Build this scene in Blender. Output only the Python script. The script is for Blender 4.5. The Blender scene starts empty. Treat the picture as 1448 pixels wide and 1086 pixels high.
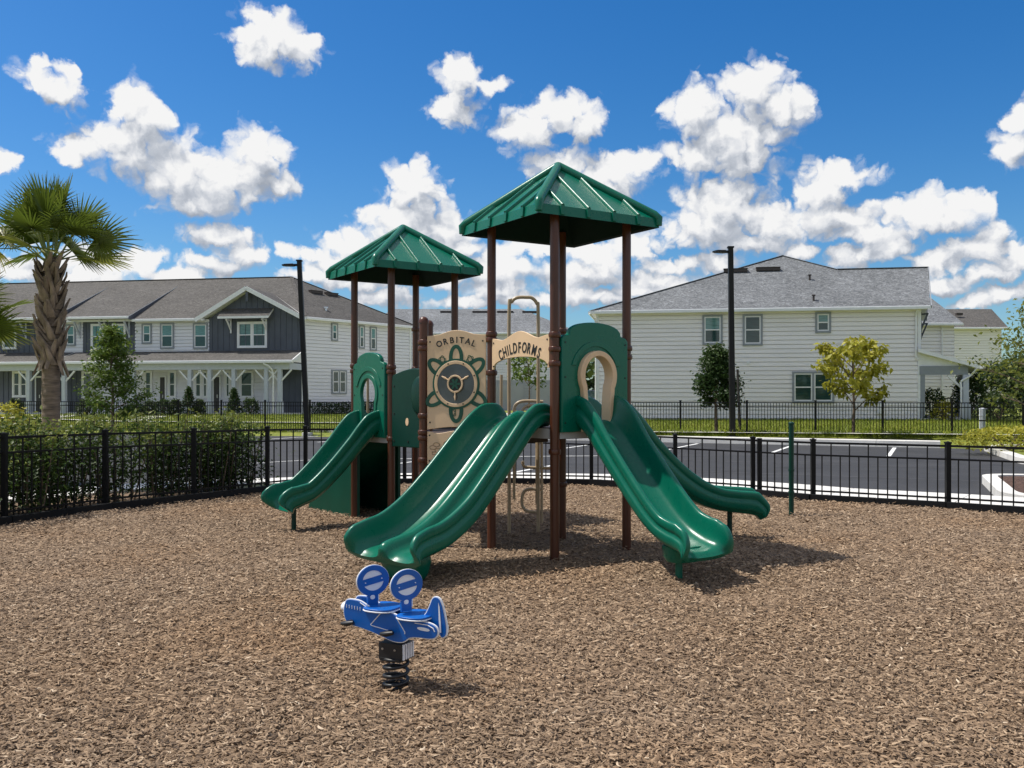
import bpy, math, random
import numpy as np
from mathutils import Vector, Matrix
random.seed(7)
rng = np.random.default_rng(7)
scene = bpy.context.scene
col = scene.collection
PI = math.pi
R = math.radians
# ---------------------------------------------------------------- layout helpers
F, YH, H = 1300.0, 562.0, 1.6          # focal length and horizon in photo pixels, eye height in metres


def W(x, y, Z):
    "world point that the photo shows at pixel x, y and that stands Z metres away"
    return Vector(((x - 724) / F * Z, Z, H - (y - YH) / F * Z))


def G(x, Z, z=0.0):
    return Vector(((x - 724) / F * Z, Z, z))


def V(*a):
    return Vector(a)


# ---------------------------------------------------------------- node helpers
def NN(t, kind, **kw):
    n = t.nodes.new(kind)
    for k, v in kw.items():
        setattr(n, k, v)
    return n


def setin(t, sock, v):
    if isinstance(v, bpy.types.NodeSocket):
        t.links.new(v, sock)
    elif v is not None:
        sock.default_value = v


def math_(t, op, a, b=None, c=None, clamp=False):
    n = NN(t, 'ShaderNodeMath', operation=op, use_clamp=clamp)
    for i, v in enumerate((a, b, c)):
        setin(t, n.inputs[i], v)
    return n.outputs[0]


def vmath(t, op, a, b=None, c=None):
    n = NN(t, 'ShaderNodeVectorMath', operation=op)
    for i, v in enumerate((a, b, c)):
        setin(t, n.inputs[i], v)
    return n.outputs['Value'] if op in ('LENGTH', 'DOT_PRODUCT', 'DISTANCE') else n.outputs[0]


def noise(t, vec, scale, detail=3.0, rough=0.55, dist=0.0):
    n = NN(t, 'ShaderNodeTexNoise')
    setin(t, n.inputs['Vector'], vec)
    n.inputs['Scale'].default_value = scale
    n.inputs['Detail'].default_value = detail
    n.inputs['Roughness'].default_value = rough
    n.inputs['Distortion'].default_value = dist
    return n


def ramp(t, fac, stops, interp='LINEAR'):
    n = NN(t, 'ShaderNodeValToRGB')
    n.color_ramp.interpolation = interp
    e = n.color_ramp.elements
    while len(e) < len(stops):
        e.new(0.5)
    for i, (p, c) in enumerate(stops):
        e[i].position = p
        e[i].color = (*c, 1) if len(c) == 3 else c
    setin(t, n.inputs[0], fac)
    return n.outputs[0]


def mix(t, fac, a, b, blend='MIX'):
    n = NN(t, 'ShaderNodeMix', data_type='RGBA', blend_type=blend)
    setin(t, n.inputs[0], fac)
    setin(t, n.inputs[6], a if not isinstance(a, tuple) else (*a[:3], 1))
    setin(t, n.inputs[7], b if not isinstance(b, tuple) else (*b[:3], 1))
    return n.outputs[2]


def new_mat(name):
    m = bpy.data.materials.new(name)
    m.use_nodes = True
    t = m.node_tree
    b = t.nodes['Principled BSDF']
    tc = NN(t, 'ShaderNodeTexCoord')
    return m, t, b, tc.outputs['Object']


def bump(t, b, h, strength=0.3, dist=0.02):
    n = NN(t, 'ShaderNodeBump')
    n.inputs['Strength'].default_value = strength
    n.inputs['Distance'].default_value = dist
    setin(t, n.inputs['Height'], h)
    t.links.new(n.outputs[0], b.inputs['Normal'])


def M(name, base, rough=0.5, var=0.12, scale=6.0, bmp=0.0, bscale=60.0, metal=0.0, spec=0.5, rvar=0.0, stretch=None, coat=0.0):
    m, t, b, o = new_mat(name)
    v = o
    if stretch:
        v = vmath(t, 'MULTIPLY', o, stretch)
    n = noise(t, v, scale, 4)
    lo = tuple(c * (1 - var) for c in base)
    hi = tuple(min(1, c * (1 + var)) for c in base)
    c = ramp(t, n.outputs[0], [(0.3, lo), (0.7, hi)])
    t.links.new(c, b.inputs['Base Color'])
    b.inputs['Roughness'].default_value = rough
    b.inputs['Metallic'].default_value = metal
    b.inputs['Specular IOR Level'].default_value = spec
    b.inputs['Coat Weight'].default_value = coat
    if rvar:
        n3 = noise(t, o, scale * 2.3, 5)
        r = math_(t, 'MULTIPLY_ADD', n3.outputs[0], rvar * 2, rough - rvar)
        t.links.new(r, b.inputs['Roughness'])
    if bmp:
        n2 = noise(t, v, bscale, 4)
        bump(t, b, n2.outputs[0], bmp)
    return m


MAT = {}
MAT['green'] = M('green_plastic', (0.0005, 0.100, 0.060), 0.27, 0.10, 3.0, 0.04, 220, rvar=0.07, spec=0.36)


def weathered(name, base, faded, rough):
    "moulded plastic with scuffed, sun-faded and dusty patches"
    m, t, b, o = new_mat(name)
    n1 = noise(t, o, 1.7, 5, 0.65, 0.6)
    n2 = noise(t, vmath(t, 'MULTIPLY', o, (1.0, 1.0, 0.35)), 26.0, 5, 0.75, 0.4)
    w = math_(t, 'MULTIPLY', math_(t, 'MULTIPLY_ADD', n1.outputs[0], 2.6, -1.05, clamp=True), math_(t, 'MULTIPLY_ADD', n2.outputs[0], 2.2, -0.6, clamp=True))
    t.links.new(mix(t, math_(t, 'MULTIPLY', w, 0.55), base, faded), b.inputs['Base Color'])
    t.links.new(math_(t, 'MULTIPLY_ADD', w, 0.30, rough), b.inputs['Roughness'])
    b.inputs['Specular IOR Level'].default_value = 0.38
    n3 = noise(t, o, 150.0, 3)
    bump(t, b, n3.outputs[0], 0.045)
    return m


MAT['green'] = weathered('green_plastic', (0.0005, 0.122, 0.074), (0.020, 0.172, 0.108), 0.26)
MAT['ramp_green'] = M('ramp_green_plastic', (0.001, 0.062, 0.038), 0.4, 0.10, 3.0, 0.04, 220, spec=0.3)
MAT['dark_green'] = M('dark_green_plastic', (0.001, 0.036, 0.024), 0.40, 0.10, 3.0, 0.05, 220, spec=0.3)
MAT['under_shade_green'] = M('roof_underside_with_shade', (0.001, 0.016, 0.011), 0.7, 0.10, 3.0, spec=0.1)  # roof green darkened, so the underside's backlit shade sits in the colour
MAT['brown'] = M('brown_painted_steel', (0.078, 0.022, 0.009), 0.34, 0.20, 7.0, 0.04, 150, rvar=0.08, stretch=(1, 1, 0.2))
MAT['tan'] = M('tan_plastic', (0.72, 0.505, 0.31), 0.45, 0.06, 4.0, 0.04, 200)
MAT['tan_pipe'] = M('tan_painted_pipe', (0.43, 0.33, 0.21), 0.35, 0.08, 5.0)
MAT['deck'] = M('vinyl_coated_deck', (0.05, 0.03, 0.022), 0.6, 0.2, 10)
MAT['deck_edge'] = M('grey_deck_edge', (0.42, 0.42, 0.40), 0.5, 0.1, 8)
MAT['ink'] = M('engraved_black', (0.012, 0.014, 0.013), 0.5, 0.1)
MAT['engrave'] = M('engraved_brown_line', (0.30, 0.19, 0.11), 0.6, 0.1)
MAT['petal'] = M('green_inlay', (0.004, 0.075, 0.045), 0.4, 0.1)
MAT['dial'] = M('smoked_dial', (0.075, 0.084, 0.098), 0.15, 0.35, 2.5, spec=0.6)
MAT['steel'] = M('bolt_steel', (0.45, 0.44, 0.42), 0.35, 0.1, metal=0.9)
MAT['blue'] = M('blue_plastic', (0.001, 0.105, 0.43), 0.36, 0.08, 6, 0.05, 260)
MAT['white_plastic'] = M('white_plastic', (0.82, 0.83, 0.86), 0.4, 0.05)
MAT['black_rubber'] = M('black_rubber', (0.012, 0.012, 0.013), 0.45, 0.2, 20)
MAT['fence'] = M('black_powder_coat', (0.0035, 0.0035, 0.004), 0.5, 0.2, 12, spec=0.25)
MAT['lamp'] = M('dark_bronze_paint', (0.009, 0.008, 0.008), 0.5, 0.2, 6, spec=0.3)
MAT['border'] = M('black_border_plastic', (0.006, 0.0065, 0.0075), 0.65, 0.3, 9, 0.15, 60, spec=0.25)
MAT['siding'] = M('white_lap_siding', (0.765, 0.755, 0.79), 0.6, 0.045, 0.9, 0.05, 40, stretch=(0.4, 0.4, 3))
MAT['siding_cream'] = M('cream_lap_siding', (0.86, 0.82, 0.805), 0.6, 0.05, 0.9, 0.05, 40, stretch=(0.4, 0.4, 3))
MAT['siding_grey'] = M('grey_lap_siding', (0.36, 0.37, 0.40), 0.6, 0.06, 0.9)
MAT['batten'] = M('slate_board_and_batten', (0.082, 0.092, 0.118), 0.6, 0.12, 1.2)
MAT['trim'] = M('white_trim', (0.80, 0.80, 0.80), 0.5, 0.04)
MAT['post_paint'] = M('pale_grey_paint', (0.50, 0.53, 0.58), 0.5, 0.05)
MAT['casing'] = M('grey_window_casing', (0.26, 0.28, 0.31), 0.5, 0.05)
MAT['door'] = M('dark_door_paint', (0.035, 0.03, 0.03), 0.4, 0.2)
MAT['vent'] = M('brown_roof_vent', (0.045, 0.033, 0.03), 0.5, 0.2)
MAT['concrete'] = M('pale_concrete', (0.66, 0.64, 0.60), 0.85, 0.14, 1.6, 0.25, 50)
MAT['kerb'] = M('kerb_concrete', (0.46, 0.45, 0.42), 0.85, 0.16, 2.0, 0.25, 50)
MAT['paint'] = M('worn_white_paint', (0.72, 0.72, 0.70), 0.7, 0.18, 5)
MAT['bark'] = M('young_bark', (0.14, 0.10, 0.07), 0.9, 0.35, 12, 0.6, 40, stretch=(1, 1, 0.25))
MAT['stake'] = M('weathered_stake', (0.05, 0.045, 0.04), 0.9, 0.3, 9)
MAT['car'] = M('blue_car_paint', (0.03, 0.06, 0.14), 0.25, 0.1, 2, coat=0.6)
MAT['tyre'] = M('tyre_rubber', (0.015, 0.015, 0.016), 0.8, 0.2)
MAT['chrome'] = M('bright_metal', (0.6, 0.6, 0.62), 0.25, 0.05, metal=0.9)


def glass_mat(name, base):
    m, t, b, o = new_mat(name)
    n = noise(t, vmath(t, 'MULTIPLY', o, (0.7, 0.7, 9.0)), 4.0, 2)
    c = ramp(t, n.outputs[0], [(0.35, tuple(x * 0.75 for x in base)), (0.65, tuple(x * 1.25 for x in base))])
    t.links.new(c, b.inputs['Base Color'])
    b.inputs['Roughness'].default_value = 0.06
    b.inputs['Specular IOR Level'].default_value = 0.7
    return m


MAT['glass_blind'] = glass_mat('window_glass_over_blind', (0.12, 0.25, 0.24))
MAT['glass_dark'] = glass_mat('dark_window_glass', (0.020, 0.055, 0.052))


def shingle(name, dark, mid, light):
    m, t, b, o = new_mat(name)
    v = vmath(t, 'MULTIPLY', o, (1.0, 1.0, 2.6))
    n = noise(t, v, 4.6, 5, 0.65, 1.8)
    n2 = noise(t, v, 0.35, 3)
    fac = math_(t, 'ADD', math_(t, 'MULTIPLY_ADD', n.outputs[0], 1.5, -0.27), math_(t, 'MULTIPLY_ADD', n2.outputs[0], 0.3, -0.15))
    c = ramp(t, fac, [(0.22, dark), (0.48, mid), (0.78, light)])
    w = NN(t, 'ShaderNodeTexWave', wave_type='BANDS', bands_direction='Z', wave_profile='SAW')
    w.inputs['Scale'].default_value = 2.1
    w.inputs['Distortion'].default_value = 0.4
    t.links.new(o, w.inputs['Vector'])
    t.links.new(c, b.inputs['Base Color'])
    b.inputs['Roughness'].default_value = 0.9
    h = math_(t, 'ADD', w.outputs['Fac'], n.outputs[0])
    bump(t, b, h, 0.5, 0.03)
    return m


MAT['shingle_brown'] = shingle('brown_shingles', (0.036, 0.032, 0.029), (0.078, 0.072, 0.066), (0.150, 0.139, 0.128))
MAT['shingle_grey'] = shingle('grey_shingles', (0.065, 0.069, 0.075), (0.14, 0.147, 0.156), (0.29, 0.302, 0.318))


def leaf_mat(name, a, b_, c, trans=0.35, rough=0.45):
    m, t, b, o = new_mat(name)
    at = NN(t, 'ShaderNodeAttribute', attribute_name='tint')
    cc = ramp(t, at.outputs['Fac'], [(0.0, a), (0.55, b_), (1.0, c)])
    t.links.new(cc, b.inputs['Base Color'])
    b.inputs['Roughness'].default_value = rough
    b.inputs['Specular IOR Level'].default_value = 0.22
    tr = NN(t, 'ShaderNodeBsdfTranslucent')
    t.links.new(cc, tr.inputs[0])
    mx = NN(t, 'ShaderNodeMixShader')
    mx.inputs[0].default_value = trans
    t.links.new(b.outputs[0], mx.inputs[1])
    t.links.new(tr.outputs[0], mx.inputs[2])
    out = [n for n in t.nodes if n.type == 'OUTPUT_MATERIAL'][0]
    t.links.new(mx.outputs[0], out.inputs[0])
    return m


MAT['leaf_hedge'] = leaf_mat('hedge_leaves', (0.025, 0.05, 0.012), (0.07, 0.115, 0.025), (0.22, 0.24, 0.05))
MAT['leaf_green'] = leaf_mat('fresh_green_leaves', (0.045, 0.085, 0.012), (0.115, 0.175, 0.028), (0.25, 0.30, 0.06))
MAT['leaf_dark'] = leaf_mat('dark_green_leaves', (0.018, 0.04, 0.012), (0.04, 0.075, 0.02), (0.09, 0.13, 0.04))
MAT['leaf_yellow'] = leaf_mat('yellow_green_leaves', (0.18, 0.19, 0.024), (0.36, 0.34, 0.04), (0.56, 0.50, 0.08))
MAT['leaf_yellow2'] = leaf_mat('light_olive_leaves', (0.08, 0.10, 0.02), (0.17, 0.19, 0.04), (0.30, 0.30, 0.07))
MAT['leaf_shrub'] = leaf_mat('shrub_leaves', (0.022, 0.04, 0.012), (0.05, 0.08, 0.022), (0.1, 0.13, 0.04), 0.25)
MAT['palm_leaf'] = leaf_mat('palm_fronds', (0.04, 0.075, 0.010), (0.115, 0.155, 0.022), (0.30, 0.27, 0.06), 0.42, 0.35)
MAT['grass'] = leaf_mat('grass_blades', (0.10, 0.15, 0.015), (0.20, 0.25, 0.025), (0.36, 0.37, 0.06), 0.3)
MAT['boot'] = M('palm_boots', (0.205, 0.152, 0.11), 0.9, 0.55, 7, 0.5, 50, stretch=(1, 1, 0.4))
MAT['palm_trunk'] = M('palm_trunk', (0.17, 0.125, 0.09), 0.95, 0.45, 5, 0.8, 24, stretch=(1, 1, 6))


# ---------------------------------------------------------------- mesh builder
def wl(o):
    v = Vector((0, 0, 0))
    while o is not None:
        v += o.location
        o = o.parent
    return v


class MB:
    def __init__(s):
        s.v, s.f, s.m = [], [], []

    def add(s, vs, fs, mi=0):
        n = len(s.v)
        s.v.extend(Vector(p) for p in vs)
        for f in fs:
            s.f.append([n + i for i in f])
            s.m.append(mi)
        return s

    def hexa(s, p, mi=0):
        "8 corners: bottom ring 0-3, top ring 4-7"
        return s.add(p, [(3, 2, 1, 0), (4, 5, 6, 7), (0, 1, 5, 4), (1, 2, 6, 5), (2, 3, 7, 6), (3, 0, 4, 7)], mi)

    def box(s, c, size, u=V(1, 0, 0), n=None, mi=0):
        "box centred at c, size (along u, along horizontal normal, along up)"
        u = u.normalized()
        if n is None:
            n = V(-u.y, u.x, 0) if abs(u.z) < 0.99 else V(0, 1, 0)
            n.normalize()
        w = u.cross(n)
        a, b, d = u * size[0] / 2, n * size[1] / 2, w * size[2] / 2
        c = Vector(c)
        return s.hexa([c - a - b - d, c + a - b - d, c + a + b - d, c - a + b - d,
                       c - a - b + d, c + a - b + d, c + a + b + d, c - a + b + d], mi)

    def bar(s, a, b, w, h, mi=0):
        "square bar from a to b; h is measured upward"
        a, b = Vector(a), Vector(b)
        t = (b - a).normalized()
        side = t.cross(V(0, 0, 1))
        if side.length < 1e-4:
            side = V(1, 0, 0)
        side.normalize()
        up = side.cross(t)
        sd, u = side * w / 2, up * h / 2
        return s.hexa([a - sd - u, a + sd - u, a + sd + u, a - sd + u, b - sd - u, b + sd - u, b + sd + u, b - sd + u], mi)

    def tube(s, pts, r, n=10, mi=0, caps=True, closed=False):
        pts = [Vector(p) for p in pts]
        k = len(pts)
        rr = r if isinstance(r, (list, tuple)) else [r] * k
        base = len(s.v)
        prev = None
        for i, p in enumerate(pts):
            if closed:
                t = (pts[(i + 1) % k] - pts[i - 1]).normalized()
            else:
                t = (pts[min(i + 1, k - 1)] - pts[max(i - 1, 0)]).normalized()
            if prev is None:
                a = t.orthogonal().normalized()
            else:
                a = prev - t * prev.dot(t)
                a = a.normalized() if a.length > 1e-6 else t.orthogonal().normalized()
            prev = a
            b = t.cross(a)
            for j in range(n):
                an = 2 * PI * j / n
                s.v.append(p + (a * math.cos(an) + b * math.sin(an)) * rr[i])
        for i in range(k if closed else k - 1):
            i2 = (i + 1) % k
            for j in range(n):
                s.f.append([base + i * n + j, base + i * n + (j + 1) % n, base + i2 * n + (j + 1) % n, base + i2 * n + j])
                s.m.append(mi)
        if caps and not closed:
            s.f.append([base + j for j in range(n)][::-1]); s.m.append(mi)
            s.f.append([base + (k - 1) * n + j for j in range(n)]); s.m.append(mi)
        return s

    def lathe(s, c, prof, n=16, mi=0):
        "prof: (radius, z) pairs from the bottom up round a vertical axis at c"
        c = Vector(c)
        base = len(s.v)
        for r, z in prof:
            for j in range(n):
                an = 2 * PI * j / n
                s.v.append(c + V(r * math.cos(an), r * math.sin(an), z))
        k = len(prof)
        for i in range(k - 1):
            for j in range(n):
                s.f.append([base + i * n + j, base + i * n + (j + 1) % n, base + (i + 1) * n + (j + 1) % n, base + (i + 1) * n + j])
                s.m.append(mi)
        s.f.append([base + j for j in range(n)][::-1]); s.m.append(mi)
        s.f.append([base + (k - 1) * n + j for j in range(n)]); s.m.append(mi)
        return s

    def rings(s, rings, mi=0, caps=True):
        base = len(s.v)
        n = len(rings[0])
        for r in rings:
            s.v.extend(Vector(p) for p in r)
        for i in range(len(rings) - 1):
            for j in range(n):
                s.f.append([base + i * n + j, base + i * n + (j + 1) % n, base + (i + 1) * n + (j + 1) % n, base + (i + 1) * n + j])
                s.m.append(mi)
        if caps:
            s.f.append([base + j for j in range(n)][::-1]); s.m.append(mi)
            s.f.append([base + (len(rings) - 1) * n + j for j in range(n)]); s.m.append(mi)
        return s

    def slab(s, poly, t, mt=0, ms=1, down=V(0, 0, -1)):
        "polygon thickened along down; mt is the top material, ms the edge and underside"
        poly = [Vector(p) for p in poly]
        n = len(poly)
        s.add(poly, [list(range(n))], mt)
        s.add([p + down * t for p in poly], [list(range(n))[::-1]], ms)
        for i in range(n):
            a, b = poly[i], poly[(i + 1) % n]
            s.add([a, b, b + down * t, a + down * t], [(3, 2, 1, 0)], ms)
        return s

    def mesh(s, me_vf, fr, mi=0):
        vs, fs = me_vf
        o, u, w, n = fr
        return s.add([o + u * p[0] + w * p[1] + n * p[2] for p in vs], fs, mi)

    def build(s, name, mats, parent=None, smooth=None, origin=None):
        off = wl(parent) if parent is not None else (Vector(origin) if origin is not None else V(0, 0, 0))
        me = bpy.data.meshes.new(name)
        me.from_pydata([(p - off)[:] for p in s.v], [], s.f)
        if not isinstance(mats, (list, tuple)):
            mats = [mats]
        for m in mats:
            me.materials.append(m if not isinstance(m, str) else MAT[m])
        if len(mats) > 1:
            me.polygons.foreach_set('material_index', s.m)
        if smooth is not None:
            me.polygons.foreach_set('use_smooth', [True] * len(me.polygons))
            me.set_sharp_from_angle(angle=R(smooth))
        me.update()
        o = bpy.data.objects.new(name, me)
        col.objects.link(o)
        if parent is not None:
            o.parent = parent
        elif origin is not None:
            o.location = off
        return o


def np_mesh(name, verts, faces4, mat, parent=None, origin=None, tint=None, smooth=False, tri=False):
    "big mesh from numpy arrays; faces4 is (n, 4) or (n, 3)"
    off = wl(parent) if parent is not None else (Vector(origin) if origin is not None else V(0, 0, 0))
    verts = np.asarray(verts, dtype=np.float32).reshape(-1, 3) - np.array(off[:], dtype=np.float32)
    faces4 = np.asarray(faces4, dtype=np.int32)
    k = faces4.shape[1]
    me = bpy.data.meshes.new(name)
    me.vertices.add(len(verts))
    me.vertices.foreach_set('co', verts.ravel())
    me.loops.add(faces4.size)
    me.loops.foreach_set('vertex_index', faces4.ravel())
    me.polygons.add(len(faces4))
    me.polygons.foreach_set('loop_start', np.arange(0, faces4.size, k, dtype=np.int32))
    if smooth:
        me.polygons.foreach_set('use_smooth', np.ones(len(faces4), dtype=bool))
    me.materials.append(MAT[mat] if isinstance(mat, str) else mat)
    if tint is not None:
        a = me.attributes.new('tint', 'FLOAT', 'POINT')
        a.data.foreach_set('value', np.asarray(tint, dtype=np.float32))
    me.update(calc_edges=True)
    me.validate()
    o = bpy.data.objects.new(name, me)
    col.objects.link(o)
    if parent is not None:
        o.parent = parent
    elif origin is not None:
        o.location = off
    return o


def tag(o, label, cat, group=None):
    o['label'] = label
    o['category'] = cat
    if group:
        o['group'] = group
    return o


def thing(name, label, cat, loc=(0, 0, 0), group=None):
    o = bpy.data.objects.new(name, None)
    o.empty_display_size = 0.2
    col.objects.link(o)
    o.location = loc
    return tag(o, label, cat, group)


def kind(o, k='structure'):
    o['kind'] = k
    return o


def copy_thing(src, loc, rotz=0.0, scale=1.0):
    def rec(o, par):
        c = o.copy()
        col.objects.link(c)
        c.parent = par
        for ch in list(o.children):
            rec(ch, c)
        return c
    c = rec(src, None)
    c.location = loc
    c.rotation_euler = (0, 0, rotz)
    c.scale = (scale,) * 3
    return c


def _curve_mesh(cu):
    ob = bpy.data.objects.new('tmp_outline', cu)
    col.objects.link(ob)
    dg = bpy.context.evaluated_depsgraph_get()
    dg.update()
    me = bpy.data.meshes.new_from_object(ob.evaluated_get(dg), depsgraph=dg)
    vs = [tuple(v.co) for v in me.vertices]
    fs = [tuple(p.vertices) for p in me.polygons]
    bpy.data.objects.remove(ob)
    bpy.data.meshes.remove(me)
    bpy.data.curves.remove(cu)
    return vs, fs


def plate(outlines, depth, bevel=0.0):
    cu = bpy.data.curves.new('tmp_outline', 'CURVE')
    cu.dimensions = '2D'
    cu.fill_mode = 'BOTH'
    cu.extrude = depth / 2 - bevel
    cu.bevel_depth = bevel
    cu.bevel_resolution = 2
    for pts in outlines:
        sp = cu.splines.new('POLY')
        sp.points.add(len(pts) - 1)
        for i, p in enumerate(pts):
            sp.points[i].co = (p[0], p[1], 0, 1)
        sp.use_cyclic_u = True
    return _curve_mesh(cu)


def glyph(ch, size, depth):
    cu = bpy.data.curves.new('tmp_outline', 'FONT')
    cu.body = ch
    cu.size = size
    cu.extrude = depth / 2
    cu.resolution_u = 4
    cu.offset = size * 0.018
    return _curve_mesh(cu)


def arc_text(mb, text, fr, cx, cy, rad, size, depth, step, squeeze=1.0, mid=PI / 2, mi=0):
    "letters along an arc round (cx, cy) in the panel frame fr; step is the angle from letter to letter"
    o, u, w, n = fr
    wid = {'I': 0.5, 'L': 0.88, 'M': 1.2, 'O': 1.1}
    ws = [wid.get(c, 1.0) for c in text]
    tot = sum(ws) * step
    a = mid + tot / 2
    for c, q in zip(text, ws):
        ac = a - q * step / 2
        a -= q * step
        vs, fs = glyph(c, size, depth)
        xs = [p[0] for p in vs]
        mx = (min(xs) + max(xs)) / 2
        ca, sa = math.cos(ac - PI / 2), math.sin(ac - PI / 2)
        pts = []
        for p in vs:
            x, y = (p[0] - mx) * squeeze, p[1]
            X = cx + rad * math.cos(ac) + x * ca - y * sa
            Y = cy + rad * math.sin(ac) + x * sa + y * ca
            pts.append(o + u * X + w * Y + n * p[2])
        mb.add(pts, fs, mi)
    return mb


def ell(cx, cy, rx, ry, n=40, rot=0.0, a0=0.0, a1=2 * PI):
    out = []
    full = abs(a1 - a0 - 2 * PI) < 1e-6
    for i in range(n):
        a = a0 + (a1 - a0) * i / (n if full else n - 1)
        x, y = rx * math.cos(a), ry * math.sin(a)
        out.append((cx + x * math.cos(rot) - y * math.sin(rot), cy + x * math.sin(rot) + y * math.cos(rot)))
    return out


def smooth_path(pts, n=40):
    "Catmull-Rom through the points, n samples"
    P = [Vector(p) for p in pts]
    P = [P[0] * 2 - P[1]] + P + [P[-1] * 2 - P[-2]]
    out = []
    segs = len(P) - 3
    for i in range(n):
        t = i / (n - 1) * segs
        k = min(int(t), segs - 1)
        t -= k
        a, b, c, d = P[k:k + 4]
        out.append(0.5 * ((2 * b) + (c - a) * t + (2 * a - 5 * b + 4 * c - d) * t * t + (3 * b - a - 3 * c + d) * t ** 3))
    return out

# ---------------------------------------------------------------- camera, sun, sky
cam_d = bpy.data.cameras.new('camera')
cam = bpy.data.objects.new('camera', cam_d)
col.objects.link(cam)
cam.location = (0, 0, H)
cam.rotation_euler = (PI / 2, 0, 0)
cam_d.sensor_width = 36
cam_d.lens = 36 * F / 1448
cam_d.shift_y = (YH - 543) / 1448
cam_d.clip_end = 5000
scene.camera = cam

SUN_EL = R(60)
SUN_AZ = math.atan2(-0.97, 0.20)                 # clockwise from +Y
to_sun = V(math.sin(SUN_AZ) * math.cos(SUN_EL), math.cos(SUN_AZ) * math.cos(SUN_EL), math.sin(SUN_EL))
sd = bpy.data.lights.new('sun', 'SUN')
sd.energy = 4.4
sd.angle = R(0.55)
sd.color = (1.0, 0.95, 0.87)
so = bpy.data.objects.new('sun', sd)
col.objects.link(so)
so.rotation_euler = to_sun.to_track_quat('Z', 'Y').to_euler()
so.location = (-20, 5, 40)

world = bpy.data.worlds.new('World')
scene.world = world
world.use_nodes = True
wt = world.node_tree
bg = wt.nodes['Background']

# cumulus lumps: bearing and height come from the photo (pixel x, y, half width, half height)
LUMPS = [
    (385, 50, 52, 36), (425, 68, 40, 30), (372, 80, 42, 22), (345, 55, 28, 14),
    (40, 98, 34, 18), (85, 128, 44, 28), (60, 118, 40, 20), (100, 100, 22, 14), (60, 82, 22, 12),
    (185, 145, 44, 34), (205, 175, 50, 34), (170, 200, 66, 42), (108, 212, 44, 20), (250, 238, 80, 50), (365, 212, 52, 34), (330, 250, 88, 40), (280, 285, 60, 20), (395, 262, 36, 22),
    (5, 235, 24, 22),
    (650, 112, 34, 32), (640, 155, 42, 24), (690, 118, 26, 12),
    (800, 150, 50, 24), (745, 182, 48, 34), (820, 178, 38, 20),
    (585, 268, 48, 36), (570, 318, 70, 38), (635, 325, 46, 28), (500, 345, 60, 24), (650, 350, 40, 16), (440, 356, 42, 12),
    (310, 335, 62, 20), (345, 358, 44, 22), (300, 372, 60, 16),
    (150, 372, 84, 26), (40, 380, 60, 24), (205, 366, 30, 18),
    (790, 235, 60, 24), (870, 240, 66, 30), (845, 268, 70, 20),
    (1065, 122, 52, 40), (985, 160, 50, 42), (1105, 150, 44, 42), (1040, 195, 92, 48), (985, 225, 52, 28), (1050, 232, 60, 20),
    (1185, 250, 58, 26), (1165, 270, 46, 16),
    (1020, 288, 70, 40), (1000, 325, 84, 34), (1090, 310, 66, 34), (1060, 348, 70, 18),
    (1180, 310, 86, 28), (1290, 300, 84, 26), (1370, 290, 40, 20), (1230, 330, 86, 18), (1340, 312, 70, 20),
    (1440, 172, 26, 28), (1430, 215, 44, 32),
    (1390, 350, 62, 24), (1330, 366, 60, 18), (1440, 372, 50, 26), (1225, 362, 52, 18), (1390, 390, 90, 14),
    (955, 378, 56, 14), (1010, 372, 40, 14), (1130, 358, 34, 14),
    (835, 350, 66, 18), (820, 385, 90, 22), (760, 350, 46, 16), (700, 385, 80, 18), (845, 420, 80, 16), (745, 420, 90, 14),
    (620, 390, 90, 14), (500, 395, 80, 16), (440, 385, 50, 12), (900, 410, 60, 12), (1420, 415, 60, 14), (1370, 425, 50, 12),
    (660, 425, 70, 12), (250, 390, 60, 16), (30, 330, 40, 14), (930, 400, 60, 14), (1170, 395, 70, 12), (1330, 400, 60, 14), (540, 420, 70, 14), (700, 405, 60, 20), (900, 350, 40, 20), (845, 365, 44, 34), (800, 395, 46, 28), (700, 375, 44, 30), (560, 380, 60, 22), (470, 370, 44, 24), (120, 392, 60, 22), (1010, 375, 44, 18), (1260, 350, 40, 22), (1400, 335, 36, 24),
]


def sph(x, y):
    az = math.atan((x - 724) / F)
    return az, math.atan((YH - y) / F * math.cos(az))


g = bpy.data.node_groups.new('cloud_field', 'ShaderNodeTree')
g.interface.new_socket('P', in_out='INPUT', socket_type='NodeSocketVector')
g.interface.new_socket('Field', in_out='OUTPUT', socket_type='NodeSocketFloat')
gi, go = g.nodes.new('NodeGroupInput'), g.nodes.new('NodeGroupOutput')
p0 = gi.outputs[0]
w1 = noise(g, p0, 26.0, 2, 0.5).outputs['Color']
w2 = noise(g, vmath(g, 'ADD', p0, (3.1, 1.7, 0.4)), 92.0, 5, 0.62).outputs['Color']
pw = vmath(g, 'ADD', p0, vmath(g, 'MULTIPLY', vmath(g, 'SUBTRACT', w1, (0.5, 0.5, 0.5)), (0.040, 0.030, 0)))
pw = vmath(g, 'ADD', pw, vmath(g, 'MULTIPLY', vmath(g, 'SUBTRACT', w2, (0.5, 0.5, 0.5)), (0.016, 0.014, 0)))
d = None
for (x, y, rx, ry) in LUMPS:
    az, el = sph(x, y)
    k = math.cos(az) ** 2
    sx, sy = F / (rx * k), F / (ry * math.cos(az))
    l = vmath(g, 'LENGTH', vmath(g, 'MULTIPLY_ADD', pw, (sx, sy, 0), (-az * sx, -el * sy, 0)))
    d = l if d is None else math_(g, 'SMOOTH_MIN', d, l, 0.28)
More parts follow.
